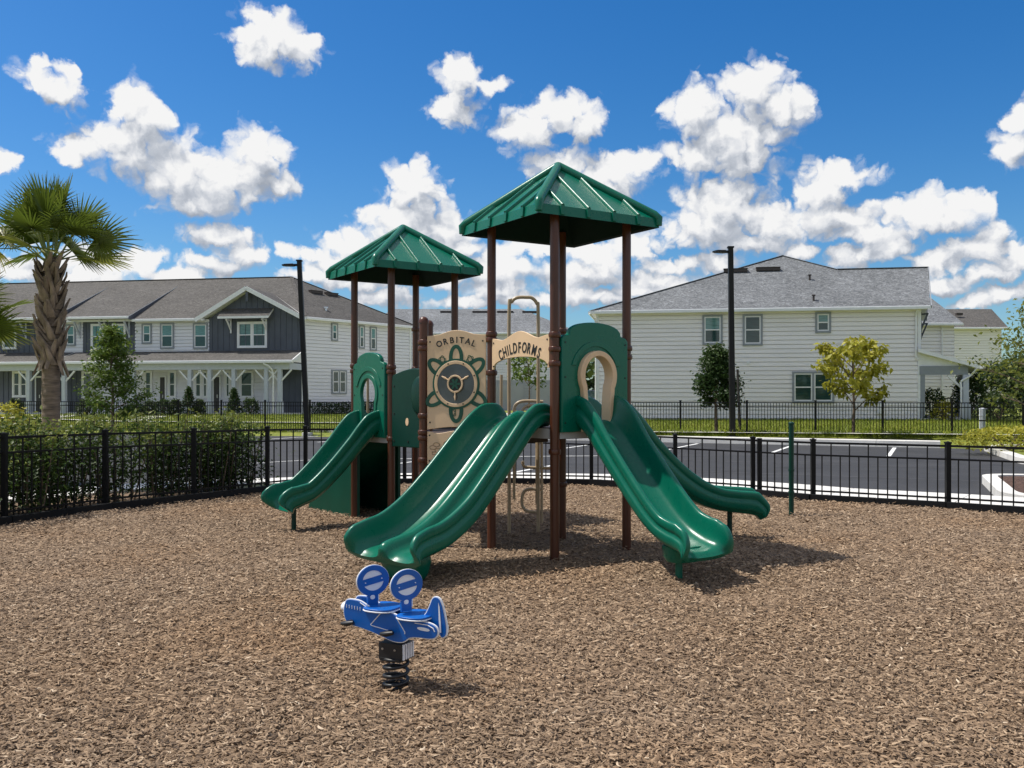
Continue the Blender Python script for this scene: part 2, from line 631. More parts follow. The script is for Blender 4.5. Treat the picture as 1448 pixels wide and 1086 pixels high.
# elsewhere in the sky: unseen clouds from broad noise, added to brighten facing walls
azn = vmath(g, 'DOT_PRODUCT', p0, (1, 0, 0))
out_m = math_(g, 'SMOOTH_MAX', math_(g, 'MULTIPLY', math_(g, 'SUBTRACT', math_(g, 'ABSOLUTE', azn), 0.62), 6.0, clamp=True), 0.0, 0.01)
eln = vmath(g, 'DOT_PRODUCT', p0, (0, 1, 0))
out_m = math_(g, 'MAXIMUM', out_m, math_(g, 'MULTIPLY', math_(g, 'SUBTRACT', eln, 0.50), 6.0, clamp=True))
far = math_(g, 'MULTIPLY_ADD', noise(g, vmath(g, 'MULTIPLY', pw, (1, 1.7, 1)), 5.0, 3).outputs[0], -7.0, 4.2)
far = math_(g, 'ADD', far, math_(g, 'MULTIPLY', math_(g, 'SUBTRACT', 1.0, out_m), 6.0))
d = math_(g, 'MINIMUM', d, far)
def billow(scale, off):
    n_ = noise(g, vmath(g, 'ADD', pw, off), scale, 0.0).outputs[0]
    return math_(g, 'ABSOLUTE', math_(g, 'SUBTRACT', n_, 0.5))


b1, b2_ = billow(42.0, (0, 0, 0.3)), billow(104.0, (0, 0, 5.1))
puff = math_(g, 'ADD', math_(g, 'MULTIPLY_ADD', b1, 1.45, -0.14), math_(g, 'MULTIPLY_ADD', b2_, 0.62, -0.07))
nz = noise(g, vmath(g, 'ADD', pw, (0, 0, 0.7)), 60.0, 4, 0.6).outputs[0]
fld = math_(g, 'ADD', math_(g, 'ADD', math_(g, 'SUBTRACT', 1.06, d), puff), math_(g, 'MULTIPLY_ADD', nz, 0.44, -0.22))
g.links.new(fld, go.inputs[0])

tc = NN(wt, 'ShaderNodeTexCoord')
sep = NN(wt, 'ShaderNodeSeparateXYZ')
wt.links.new(tc.outputs['Generated'], sep.inputs[0])
comb = NN(wt, 'ShaderNodeCombineXYZ')
wt.links.new(math_(wt, 'ARCTAN2', sep.outputs[0], sep.outputs[1]), comb.inputs[0])
wt.links.new(math_(wt, 'ARCSINE', sep.outputs[2]), comb.inputs[1])
P = comb.outputs[0]


def field(off):
    n = NN(wt, 'ShaderNodeGroup')
    n.node_tree = g
    setin(wt, n.inputs[0], vmath(wt, 'ADD', P, off) if off else P)
    return n.outputs[0]


f0, f1, f2 = field(None), field((-0.006, 0.012, 0)), field((-0.010, 0.034, 0))
mr = NN(wt, 'ShaderNodeMapRange', interpolation_type='SMOOTHSTEP')
wt.links.new(f0, mr.inputs[0])
mr.inputs[1].default_value, mr.inputs[2].default_value = -0.04, 0.50
alpha = mr.outputs[0]
s1 = math_(wt, 'MULTIPLY', math_(wt, 'SUBTRACT', f0, f1), 0.40)
s2 = math_(wt, 'MULTIPLY', math_(wt, 'SUBTRACT', f0, f2), 0.62)
shade = math_(wt, 'ADD', math_(wt, 'ADD', s1, s2), 0.56, clamp=True)
cloud = ramp(wt, shade, [(0.0, (0.38, 0.42, 0.49)), (0.42, (0.55, 0.59, 0.66)), (0.72, (0.80, 0.82, 0.86)), (1.0, (0.98, 0.98, 0.98))])
sky = NN(wt, 'ShaderNodeTexSky', sky_type='NISHITA')
sky.sun_disc = False
sky.sun_elevation = SUN_EL
sky.sun_rotation = SUN_AZ
sky.air_density = 1.0
sky.dust_density = 0.8
sky.ozone_density = 2.5
hs = NN(wt, 'ShaderNodeHueSaturation')
hs.inputs['Saturation'].default_value = 1.42
hs.inputs['Value'].default_value = 1.0
wt.links.new(sky.outputs[0], hs.inputs['Color'])
skyc = mix(wt, 1.0, hs.outputs[0], (0.66, 0.84, 0.97), "MULTIPLY")
SKY = 0.11
cl = vmath(wt, 'SCALE', cloud)
[n for n in wt.nodes if n.type == 'VECT_MATH'][-1].inputs['Scale'].default_value = 0.80 / SKY
tot = mix(wt, alpha, skyc, cl)
wt.links.new(tot, bg.inputs[0])
bg.inputs[1].default_value = SKY
world.cycles.sampling_method = 'MANUAL'
world.cycles.sample_map_resolution = 512

vs_ = scene.view_settings
vs_.view_transform = 'Standard'
vs_.look = 'None'
vs_.exposure = 0.22
vs_.gamma = 1.0

# ---------------------------------------------------------------- ground
def far_fence_y(x):
    x = min(max(x, -20), 22)
    return 38 - 0.22 * (x - 4.5)


def tz(x, y):
    d = (y - far_fence_y(x) + 0.2) / 8.0
    d = min(max(d, 0), 1)
    z = 0.03 + 0.58 * d * d * (3 - 2 * d)
    if y < far_fence_y(x) - 1.0:
        z = -0.14
    return z


def axis(lo, hi, step, outer):
    a = []
    x = lo
    while x <= hi + 1e-6:
        a.append(x); x += step
    return [-q for q in outer[::-1]] + a + list(outer) if lo < 0 and abs(lo) == hi else [-1500, -400, -120] + a + list(outer)


m, t, b, o = new_mat('lawn_soil')
n1 = noise(t, o, 1.3, 5, 0.6)
n2 = noise(t, o, 9.0, 4, 0.7)
c = ramp(t, math_(t, 'MULTIPLY_ADD', n2.outputs[0], 0.6, math_(t, 'MULTIPLY', n1.outputs[0], 0.45)),
         [(0.35, (0.09, 0.12, 0.014)), (0.52, (0.17, 0.20, 0.022)), (0.7, (0.28, 0.27, 0.05))])
t.links.new(c, b.inputs['Base Color'])
b.inputs['Roughness'].default_value = 0.95
bump(t, b, n2.outputs[0], 0.6, 0.05)
MAT['lawn'] = m

xs = axis(-66, 66, 1.5, (90, 150, 300, 700, 1500))
ys = axis(-12, 96, 0.75, (120, 160, 260, 500, 900, 1800))
vv = [(x, y, tz(x, y)) for y in ys for x in xs]
nx = len(xs)
ff = [(j * nx + i, j * nx + i + 1, (j + 1) * nx + i + 1, (j + 1) * nx + i) for j in range(len(ys) - 1) for i in range(nx - 1)]
kind(np_mesh('ground', vv, ff, 'lawn', smooth=True))

POSTS = [(-7.9, 9.0), (-6.95, 10.3), (-6.38, 11.55), (-5.75, 13.0), (-4.95, 14.3), (-4.15, 15.6), (-3.66, 16.3), (-1.98, 16.95), (-0.2, 17.1),
         (1.45, 16.8), (2.84, 16.0), (3.93, 15.0), (4.65, 14.2), (6.24, 13.16), (7.9, 11.9), (9.5, 10.6)]
TOPS = [1.14, 1.135, 1.13, 1.12, 1.10, 1.085, 1.07, 1.04, 1.0, 0.965, 0.94, 0.935, 0.935, 0.94, 0.94, 0.94]


def offset(poly, dist):
    out = []
    for i, p in enumerate(poly):
        a, b_ = Vector(poly[max(i - 1, 0)]), Vector(poly[min(i + 1, len(poly) - 1)])
        t_ = (b_ - a).normalized()
        dd = dist[i] if isinstance(dist, (list, tuple)) else dist
        out.append(Vector(p) + Vector((-t_.y, t_.x)) * dd)
    return out


def sheet(name, poly, z, mat):
    mb = MB()
    mb.add([V(p[0], p[1], z) for p in poly], [list(range(len(poly)))])
    return kind(mb.build(name, mat))


# mulch surface of the playground
m, t, b, o = new_mat('wood_mulch')
n1 = noise(t, vmath(t, 'MULTIPLY', o, (1, 1, 1)), 34.0, 4, 0.65, 1.2)
vo = NN(t, 'ShaderNodeTexVoronoi')
vo.inputs['Scale'].default_value = 38
t.links.new(vmath(t, 'ADD', o, vmath(t, 'MULTIPLY', n1.outputs['Color'], (0.03, 0.03, 0.03))), vo.inputs['Vector'])
c = ramp(t, math_(t, 'MULTIPLY_ADD', n1.outputs[0], 0.6, math_(t, 'MULTIPLY', vo.outputs['Distance'], 0.9)),
         [(0.3, (0.075, 0.048, 0.028)), (0.55, (0.18, 0.117, 0.068)), (0.8, (0.33, 0.225, 0.14))])
t.links.new(c, b.inputs['Base Color'])
b.inputs['Roughness'].default_value = 0.95
bump(t, b, math_(t, 'ADD', n1.outputs[0], vo.outputs['Distance']), 0.9, 0.03)
MAT['mulch'] = m

play_poly = [Vector(p) for p in POSTS] + [Vector((9.5, -6)), Vector((-7.9, -6))]


def inside(px_, py_, poly):
    r = np.zeros(len(px_), dtype=bool)
    j = len(poly) - 1
    for i in range(len(poly)):
        xi, yi, xj, yj = poly[i][0], poly[i][1], poly[j][0], poly[j][1]
        cnd = ((yi > py_) != (yj > py_)) & (px_ < (xj - xi) * (py_ - yi) / (yj - yi + 1e-12) + xi)
        r ^= cnd
        j = i
    return r


HOLLOWS = [(-1.15, 7.85, .75, .055), (1.78, 7.75, .62, .06), (2.98, 10.7, .6, .05), (-2.85, 11.05, .6, .05), (-0.64, 5.07, .45, .02)]


def gz(x, y):
    "uneven surface of the loose fill: gentle waves, hollows where children land, a low rim round each"
    z = 0.012 * np.sin(x * 1.1 + 0.6 * y) + 0.009 * np.sin(2.3 * y - x * 0.8 + 1.0) + 0.006 * np.sin(3.9 * x + 2.9 * y)
    for hx, hy, r_, dp in HOLLOWS:
        q = np.sqrt((x - hx) ** 2 + (y - hy) ** 2) / r_
        z = z - dp * np.exp(-q * q * 1.4) + dp * .5 * np.exp(-((q - 1.35) / .35) ** 2)
    return z


mb = MB()
mb.add([V(p[0], p[1], -0.07) for p in play_poly], [list(range(len(play_poly)))])
gx_ = np.arange(-9.0, 10.01, 0.16)
gy_ = np.arange(1.6, 17.2, 0.16)
GX, GY = np.meshgrid(gx_, gy_)
ins = inside(GX.ravel(), GY.ravel(), [Vector(p) for p in offset(POSTS, -0.05)] + [Vector((9.5, -6)), Vector((-7.9, -6))]).reshape(GX.shape)
GZ = gz(GX, GY)
mb.v.extend(V(a, b_, c_) for a, b_, c_ in zip(GX.ravel(), GY.ravel(), GZ.ravel()))
w_ = len(gx_)
n0_ = len(play_poly)
for j in range(len(gy_) - 1):
    for i in range(w_ - 1):
        if ins[j, i] or ins[j + 1, i + 1]:
            mb.f.append([n0_ + j * w_ + i, n0_ + j * w_ + i + 1, n0_ + (j + 1) * w_ + i + 1, n0_ + (j + 1) * w_ + i])
            mb.m.append(0)
kind(mb.build('mulch_ground', 'mulch', smooth=40))


# loose wood chips: curled strips lying over each other
m, t, b, o = new_mat('wood_chips')
at = NN(t, 'ShaderNodeAttribute', attribute_name='tint')
c = ramp(t, at.outputs['Fac'], [(0.0, (0.072, 0.045, 0.028)), (0.33, (0.185, 0.121, 0.073)), (0.64, (0.335, 0.229, 0.142)), (0.9, (0.55, 0.41, 0.275)), (1.0, (0.74, 0.62, 0.47))])
n1 = noise(t, o, 0.30, 3, 0.5)
gr = mix(t, math_(t, 'MULTIPLY_ADD', n1.outputs[0], 2.4, -0.75, clamp=True), c, mix(t, 0.25, c, (0.36, 0.30, 0.245)))
n2 = noise(t, vmath(t, 'ADD', o, (0.4, 9, 0)), 0.45, 2, 0.5)
c2 = mix(t, math_(t, 'MULTIPLY_ADD', n2.outputs[0], 2.0, -0.95, clamp=True), gr, mix(t, 1.0, gr, (1.06, 0.92, 0.76), 'MULTIPLY'))
n3 = noise(t, o, 120.0, 2)
c3 = mix(t, math_(t, 'MULTIPLY', n3.outputs[0], 0.5), c2, mix(t, 1.0, c2, (0.55, 0.52, 0.5), 'MULTIPLY'))
t.links.new(c3, b.inputs['Base Color'])
b.inputs['Roughness'].default_value = 0.85
b.inputs['Specular IOR Level'].default_value = 0.25
MAT['chips'] = m


def chips():
    xs_, ys_ = [], []
    inner = [Vector(p) for p in offset(POSTS, -0.14)] + [Vector((9.5, -6)), Vector((-7.9, -6))]
    for y0, y1, dens in ((2.6, 4.6, 3100), (4.6, 6.5, 2500), (6.5, 9.0, 1750), (9.0, 17.2, 860)):
        hw = 0.56 * y1 + 1.3
        n = int(dens * 2 * hw * (y1 - y0))
        x = rng.uniform(-hw, hw, n)
        y = rng.uniform(y0, y1, n)
        k = inside(x, y, inner)
        xs_.append(x[k]); ys_.append(y[k])
    x, y = np.concatenate(xs_), np.concatenate(ys_)
    n = len(x)
    zb_ = gz(x, y)
    S, C = 6, 3
    L = rng.uniform(0.027, 0.060, n) * (1 + 0.25 * (rng.random(n) > 0.85)) * np.clip(0.82 + 0.028 * y, 0.9, 1.15)
    wd = rng.uniform(0.0036, 0.0066, n) * np.clip(0.85 + 0.03 * y, 0.95, 1.3)
    th = rng.uniform(0, 2 * PI, n)
    kap = rng.normal(0, 3.0, n)
    kap2 = rng.normal(0, 1.0, n)
    pit = rng.normal(0, 0.24, n)
    z0 = np.abs(rng.normal(0, 0.014, n)) + 0.006
    roll = rng.normal(0, 0.5, n)
    s = np.linspace(-0.5, 0.5, S)
    ang = th[:, None] + kap[:, None] * s + kap2[:, None] * (s ** 2) * 4
    dx, dy = np.cos(ang), np.sin(ang)
    step = L[:, None] / (S - 1)
    cx = np.cumsum(dx * step, 1); cy = np.cumsum(dy * step, 1)
    cx = cx - cx.mean(1, keepdims=True) + x[:, None]
    cy = cy - cy.mean(1, keepdims=True) + y[:, None]
    cz = z0[:, None] + np.sin(pit)[:, None] * s * L[:, None] + 0.18 * L[:, None] * (0.25 - s ** 2) * rng.uniform(-0.5, 1, n)[:, None]
    hwid = wd[:, None] * (1 - 0.75 * np.abs(2 * s) ** 3)
    vert = np.zeros((n, S, C, 3), dtype=np.float32)
    cr, sr = np.cos(roll)[:, None], np.sin(roll)[:, None]
    for ci, (q, hh) in enumerate(((-1, -0.4), (0, 0.45), (1, -0.4))):
        lat = q * hwid * cr
        vert[:, :, ci, 0] = cx - dy * lat
        vert[:, :, ci, 1] = cy + dx * lat
        vert[:, :, ci, 2] = np.maximum(cz + q * hwid * sr + hh * hwid, 0.001) + zb_[:, None]
    idx = np.arange(n)[:, None, None] * (S * C)
    fs = []
    for i in range(S - 1):
        for j in range(C - 1):
            fs.append([i * C + j, i * C + j + 1, (i + 1) * C + j + 1, (i + 1) * C + j])
    fs = np.array(fs)[None] + idx
    tint = np.clip(rng.beta(2.5, 2.5, n), 0, 1)
    o_ = np_mesh('wood_chips', vert, fs.reshape(-1, 4), 'chips', tint=np.repeat(tint, S * C), smooth=True)
    tag(o_, 'loose curled brown wood chips covering the playground floor', 'wood chips')
    kind(o_, 'stuff')


chips()

# ---------------------------------------------------------------- parking lot, pavements, kerbs
m, t, b, o = new_mat('asphalt')
n1 = noise(t, o, 0.45, 6, 0.7, 0.8)
n2 = noise(t, o, 90.0, 3)
n3 = noise(t, vmath(t, 'MULTIPLY', o, (0.25, 1.3, 1)), 0.9, 4)
fac = math_(t, 'ADD', math_(t, 'MULTIPLY', n1.outputs[0], 0.6), math_(t, 'MULTIPLY_ADD', n2.outputs[0], 0.25, math_(t, 'MULTIPLY', n3.outputs[0], 0.3)))
c = ramp(t, fac, [(0.35, (0.018, 0.018, 0.020)), (0.6, (0.033, 0.033, 0.036)), (0.8, (0.056, 0.056, 0.06))])
n4 = noise(t, o, 0.85, 4, 0.6)
st_ = ramp(t, n4.outputs[0], [(0.60, (1, 1, 1)), (0.68, (0.55, 0.55, 0.55))])
t.links.new(mix(t, 1.0, c, st_, 'MULTIPLY'), b.inputs['Base Color'])
b.inputs['Roughness'].default_value = 0.85
bump(t, b, n2.outputs[0], 0.3, 0.01)
MAT['asphalt'] = m
KD = Vector((1, -0.455)).normalized()               # run of the far kerb
KN = Vector((-KD.y, KD.x))
K0 = Vector((5.15, 34.7))


def kp(s_, off_=0.0):
    return K0 + KD * s_ + KN * off_


side_in = offset(POSTS, [1.9] * 5 + [1.4, 0.5] + [0.22] * 9)
side_out = offset(POSTS, [3.1] * 5 + [2.6, 1.7] + [1.9] * 9)
lot = [side_out[i] for i in range(3, 16)] + [Vector((13, 9)), Vector((40, 9)), Vector((40, 18)), kp(32), kp(-30), Vector((-24, 40)), Vector((-13, 26))]
sheet('parking_lot', lot, -0.08, 'asphalt')
mb = MB()
for i in range(len(POSTS) - 1):
    a, b2, c2_, d2 = side_in[i], side_in[i + 1], side_out[i + 1], side_out[i]
    k = max(1, round((Vector(POSTS[i + 1]) - Vector(POSTS[i])).length / 1.3))
    for j in range(k):
        q = [a.lerp(b2, (j + 0.006) / k), a.lerp(b2, (j + 0.994) / k), d2.lerp(c2_, (j + 0.994) / k), d2.lerp(c2_, (j + 0.006) / k)]
        mb.slab([V(p.x, p.y, 0.05) for p in q[::-1]][::-1], 0.15, 0, 0)
kind(mb.build('pavement', 'concrete'))
kind(MB().add([V(p.x, p.y, 0.038) for p in side_in] + [V(p.x, p.y, 0.038) for p in side_out],
              [[i, i + 1, len(POSTS) + i + 1, len(POSTS) + i] for i in range(len(POSTS) - 1)]).build('pavement_joint', 'kerb'))
# planting bed between fence and pavement on the left
bed = [Vector(p) for p in POSTS[:6]] + [side_in[i] for i in range(5, -1, -1)]
sheet('planting_bed', bed, 0.012, 'mulch')

mb = MB()
for i in range(-13, 6):
    a, b2 = kp(i * 2.0), kp(i * 2.0 + 1.985)
    if b2.x > 15.4:
        break
    mb.hexa([V(a.x, a.y, -0.16), V(b2.x, b2.y, -0.16), *(V(p.x, p.y, -0.16) for p in (b2 + KN * 0.85, a + KN * 0.85)),
             V(a.x + KN.x * .02, a.y + KN.y * .02, 0.13), V(b2.x + KN.x * .02, b2.y + KN.y * .02, 0.13), *(V(p.x, p.y, 0.13) for p in (b2 + KN * 0.85, a + KN * 0.85))])
kind(mb.build('far_kerb', 'concrete'))


def island(name, pts, w=0.22):
    n = len(pts)
    P2 = [Vector(p) for p in pts]
    ctr = sum(P2, Vector((0, 0))) / n
    inn = []
    for i, p in enumerate(P2):
        a, c_ = P2[i - 1], P2[(i + 1) % n]
        t_ = (c_ - a).normalized()
        nn = Vector((-t_.y, t_.x))
        if nn.dot(ctr - p) < 0:
            nn = -nn
        inn.append(p + nn * w)
    mb_ = MB()
    for i in range(n):
        j = (i + 1) % n
        mb_.hexa([V(P2[i].x, P2[i].y, -.1), V(P2[j].x, P2[j].y, -.1), V(inn[j].x, inn[j].y, -.1), V(inn[i].x, inn[i].y, -.1),
                  V(P2[i].x, P2[i].y, .07), V(P2[j].x, P2[j].y, .07), V(inn[j].x, inn[j].y, .07), V(inn[i].x, inn[i].y, .07)])
    kind(mb_.build('island_kerb', 'concrete'))
    return inn


def roundpoly(pts, r=0.8, k=5):
    out = []
    n = len(pts)
    for i in range(n):
        p = Vector(pts[i]); a = Vector(pts[i - 1]); b_ = Vector(pts[(i + 1) % n])
        u1 = (a - p).normalized() * r; u2 = (b_ - p).normalized() * r
        for j in range(k + 1):
            q = j / k
            out.append((p + u1) * (1 - q) ** 2 + p * 2 * q * (1 - q) + (p + u2) * q * q)
    return out


m, t, b, o = new_mat('brown_bark_mulch')
n1 = noise(t, o, 16.0, 5, 0.7, 0.8)
c = ramp(t, n1.outputs[0], [(0.35, (0.035, 0.018, 0.012)), (0.52, (0.10, 0.05, 0.032)), (0.7, (0.21, 0.125, 0.085))])
t.links.new(c, b.inputs['Base Color'])
b.inputs['Roughness'].default_value = 0.95
bump(t, b, n1.outputs[0], 1.0, 0.05)
MAT['bark_mulch'] = m
i1 = island('near', roundpoly([(7.75, 14.55), (9.45, 18.6), (14, 17.5), (14, 12.5), (9.2, 12.6)], 0.7), 0.27)
sheet('island_mulch', i1, 0.04, 'bark_mulch')
i2 = island('far', roundpoly([(15.2, 29.9), (12.6, 22.6), (17, 20.4), (24, 22), (24, 27), (20, 30)], 1.1), 0.3)
sheet('island_grass', i2, 0.045, 'lawn')

# painted stall lines
mb = MB()
for s_ in (-14.5, -11.2, -7.9, -4.6, -1.3, 2.0, 5.3, 8.6):
    a, b2 = kp(s_, -0.5), kp(s_, -5.4)
    w_ = KD * 0.06
    mb.add([V(p.x, p.y, -0.074) for p in (a - w_, a + w_, b2 + w_, b2 - w_)], [(0, 1, 2, 3)])
for s_ in (-2.6, 1.2):
    a, b2 = kp(s_, -12.6), kp(s_, -17.0)
    w_ = KD * 0.06
    mb.add([V(p.x, p.y, -0.074) for p in (a - w_, a + w_, b2 + w_, b2 - w_)], [(0, 1, 2, 3)])
arc = [V(-6.6, 23.4, -0.074), V(-5.4, 24.6, -0.074), V(-3.8, 25.2, -0.074), V(-1.6, 25.1, -0.074), V(-0.2, 26.0, -0.074), V(2.6, 26.4, -.074)]
arc = smooth_path(arc, 24)
for i in range(len(arc) - 1):
    a, b2 = arc[i], arc[i + 1]
    mb.add([a + V(0, -.06, 0), b2 + V(0, -.06, 0), b2 + V(0, .06, 0), a + V(0, .06, 0)], [(0, 1, 2, 3)])
kind(mb.build('road_markings', 'paint'))
# paving seams: narrow strips of sealant along the lot
mb = MB()
for o_ in (-9.5, -13.0):
    a, b2 = kp(-6, o_), kp(16, o_)
    w_ = KN * 0.035
    mb.add([V(p.x, p.y, -0.075) for p in (a - w_, b2 - w_, b2 + w_, a + w_)], [(0, 1, 2, 3)])
MAT['seam'] = M('pale_paving_seam', (0.085, 0.085, 0.09), 0.9, 0.3, 2)
kind(mb.build('paving_seams', 'seam'))


def ribbon(name, pts, w, mat, dz=0.015, n=60):
    p = smooth_path([V(a, b_, 0) for a, b_ in pts], n)
    vs2, fs2 = [], []
    for i, q in enumerate(p):
        t_ = (p[min(i + 1, n - 1)] - p[max(i - 1, 0)]).normalized()
        s2 = V(-t_.y, t_.x, 0) * w / 2
        for r_ in (q - s2, q + s2):
            vs2.append(V(r_.x, r_.y, tz(q.x, q.y) + dz))
    for i in range(n - 1):
        fs2.append([2 * i, 2 * i + 2, 2 * i + 3, 2 * i + 1])
    mb_ = MB()
    mb_.add(vs2, fs2)
    return kind(mb_.build(name, mat))


ribbon('footpath', [(-40, 51), (-28, 49.3), (-18, 47.2), (-9, 45.2), (-4.5, 44.2)], 1.3, 'concrete')
ribbon('footpath', [(4.6, 40.3), (10, 39.1), (15, 38.0), (24, 36.4)], 0.35, 'concrete')
ribbon('footpath', [(-19.5, 47.6), (-19.2, 50), (-19.4, 53)], 1.3, 'concrete', 0.03, 20)
ribbon('footpath', [(-24.6, 48.7), (-24.4, 50), (-24.4, 54)], 1.3, 'concrete', 0.03, 20)
ribbon('stone_edging', [(4.6, 37.4), (10, 36.2), (15, 35.1), (21, 33.8)], 0.5, 'concrete', 0.19)
ribbon('driveway', [(-3, 52), (1, 52), (5.0, 52)], 9, 'concrete', 0.03, 20)

# ---------------------------------------------------------------- playground fence
fe = thing('playground_fence', 'low black metal picket fence closing off the mulch playground', 'fence', (0, 15, 0))
for (x, y), h in zip(POSTS, TOPS):
    mb = MB()
    mb.box(V(x, y, h / 2), (0.065, 0.065, h))
    mb.box(V(x, y, h + 0.012), (0.08, 0.08, 0.024))
    mb.lathe(V(x, y, h + 0.022), [(0.034, 0), (0.0, 0.018)], 4)
    mb.build('post', 'fence', fe)
mb = MB()
mb.box(V(4.02, 14.93, 0.47), (0.065, 0.065, 0.94))
mb.build('post', 'fence', fe)
for i in range(len(POSTS) - 1):
    a, b2 = V(*POSTS[i], 0), V(*POSTS[i + 1], 0)
    ha, hb = TOPS[i] - 0.035, TOPS[i + 1] - 0.035
    d_ = (b2 - a).normalized()
    mb = MB()
    up = V(0, 0, 1)
    for za, zb, w_ in ((ha, hb, 0.032), (ha - 0.19, hb - 0.19, 0.026), (0.16, 0.16, 0.026)):
        mb.bar(a + up * za + d_ * 0.03, b2 + up * zb - d_ * 0.03, 0.026, w_)
    n = max(2, round((b2 - a).length / 0.135))
    for j in range(1, n):
        q = j / n
        top = (ha + (hb - ha) * q) - (0.19 if j % 2 else 0.0)
        p = a.lerp(b2, q)
        mb.box(p + up * (top / 2 + 0.05), (0.0165, 0.0165, top - 0.10), d_)
    mb.build('picket_panel', 'fence', fe)

bo = thing('playground_border', 'black plastic border timbers edging the mulch below the picket fence', 'border', (0, 14.8, 0))
inb = offset(POSTS, -0.10)
for i in range(len(POSTS) - 1):
    a, b2 = V(*inb[i], 0), V(*inb[i + 1], 0)
    k = max(1, round((b2 - a).length / 1.25))
    for j in range(k):
        p, q = a.lerp(b2, j / k + 0.004), a.lerp(b2, (j + 1) / k - 0.004)
        mb = MB()
        mb.bar(p + V(0, 0, 0.05), q + V(0, 0, 0.05), 0.10, 0.11)
        mb.bar(p + V(0, 0, 0.109), q + V(0, 0, 0.109), 0.085, 0.01)
        mb.build('border_timber', 'border', bo)


def far_fence(name, label, pts, h=1.36, gap=0.115):
    f_ = thing(name, label, 'fence', (pts[0][0], pts[0][1], 0))
    for i in range(len(pts) - 1):
        a, b2 = Vector(pts[i]), Vector(pts[i + 1])
        n = max(1, round((b2 - a).length / 2.4))
        for j in range(n):
            p, q = a.lerp(b2, j / n), a.lerp(b2, (j + 1) / n)
            zp, zq = tz(p.x, p.y), tz(q.x, q.y)
            if True:
                mb_ = MB()
                mb_.box(V(p.x, p.y, zp + h / 2 + 0.02), (0.07, 0.07, h + 0.1))
                mb_.box(V(p.x, p.y, zp + h + 0.085), (0.085, 0.085, 0.03))
                mb_.build('post', 'fence', f_)
            P1, Q1 = V(p.x, p.y, zp), V(q.x, q.y, zq)
            d_ = (Q1 - P1).normalized()
            mb_ = MB()
            for z in (h, h - 0.17, 0.12):
                mb_.bar(P1 + V(0, 0, z), Q1 + V(0, 0, z), 0.03, 0.036)
            k = round((Q1 - P1).length / gap)
            for s_ in range(1, k):
                c_ = P1.lerp(Q1, s_ / k)
                mb_.box(c_ + V(0, 0, h / 2 + 0.03), (0.02, 0.02, h - 0.04), V(d_.x, d_.y, 0))
            mb_.build('picket_panel', 'fence', f_)
        if i == len(pts) - 2:
            mb_ = MB()
            z = tz(b2.x, b2.y)
            mb_.box(V(b2.x, b2.y, z + h / 2 + 0.02), (0.07, 0.07, h + 0.1))
            mb_.build('post', 'fence', f_)
    return f_


far_fence('garden_fence', 'long black picket fence in front of the right grey-roofed house', [(4.3, 38.05), (12, 36.35), (19.3, 34.7), (25, 33.6)])
far_fence('garden_fence', 'long black picket fence across the lawn of the left brown-roofed row house', [(-24, 44.2), (-17.5, 42.85), (-9, 40.95), (-3.6, 39.8)])

# lamp posts
def lamp(label, base, top, arm):
    t_ = thing('street_lamp', label, 'street lamp', base, 'parking lot lamp posts')
    b_, tp = Vector(base), Vector(top)
    mb_ = MB()
    mb_.rings([[b_.lerp(tp, q) + V(math.cos(a) * r_, math.sin(a) * r_, 0) for a in [PI / 4 + PI / 2 * k for k in range(4)]] for q, r_ in ((0, 0.15), (1, 0.13))])
    mb_.box(tp + V(0, 0, 0.03), (0.24, 0.24, 0.06))
    mb_.build('pole', 'lamp', t_)
    mb_ = MB()
    mb_.rings([[b_ + V(math.cos(a) * r_, math.sin(a) * r_, z) for a in [2 * PI / 20 * k for k in range(20)]] for z, r_ in ((-.1, 0.24), (0.05, 0.24), (0.07, 0.2))])
    mb_.build('base', 'kerb', t_)
    d_ = V(arm[0], arm[1], 0).normalized()
    s_ = V(-d_.y, d_.x, 0)
    o_ = tp + V(0, 0, -0.16)
    mb_ = MB()
    mb_.bar(o_, o_ + d_ * 0.24, 0.09, 0.10)
    hd = []
    for q, w_, u, l in ((0.2, 0.09, 0.04, -0.05), (0.28, 0.17, 0.06, -0.05), (0.62, 0.19, 0.045, -0.045), (0.74, 0.13, 0.02, -0.035)):
        c_ = o_ + d_ * q
        hd.append([c_ + s_ * w_ + V(0, 0, l), c_ + s_ * w_ + V(0, 0, u * .5), c_ + s_ * w_ * .6 + V(0, 0, u), c_ - s_ * w_ * .6 + V(0, 0, u), c_ - s_ * w_ + V(0, 0, u * .5), c_ - s_ * w_ + V(0, 0, l)])
    mb_.rings(hd)
    mb_.build('lamp_head', 'lamp', t_)
    return t_


lamp('dark square lamp post standing before the right grey-roofed house', (8.78, 36.6, 0.0), (8.70, 36.6, 7.55), (-1, -0.3))
lamp('dark lamp post leaning slightly beside the left brown-roofed row house', (-8.95, 40.2, 0.0), (-9.30, 40.2, 7.55), (-1, 0.0))

# thin green post by the fence
gp = G(1119, 12.45)
t_ = thing('marker_post', 'thin dark green metal post standing in the mulch by the right fence', 'post', gp)
mb = MB()
mb.tube([gp, gp + V(0, 0, 1.24)], 0.034, 14)
mb.build('pole', 'dark_green', t_, 40)
mb = MB()
mb.lathe(gp + V(0, 0, 1.235), [(0.038, 0), (0.038, 0.02), (0.02, 0.036)], 14)
mb.build('cap', 'dark_green', t_, 40)
for z in (0.30, 0.60):
    mb = MB()
    mb.lathe(gp + V(0, 0, z), [(0.041, 0), (0.041, 0.03)], 14)
    mb.build('collar', 'dark_green', t_, 40)

# ---------------------------------------------------------------- play structure
ps = thing('play_structure', 'green, brown and tan playground structure with two pyramid roofs and four slides', 'playground', (0.0, 10.6, 0))
UP = V(0, 0, 1)


def rot2(a):
    return V(math.cos(a), math.sin(a), 0)


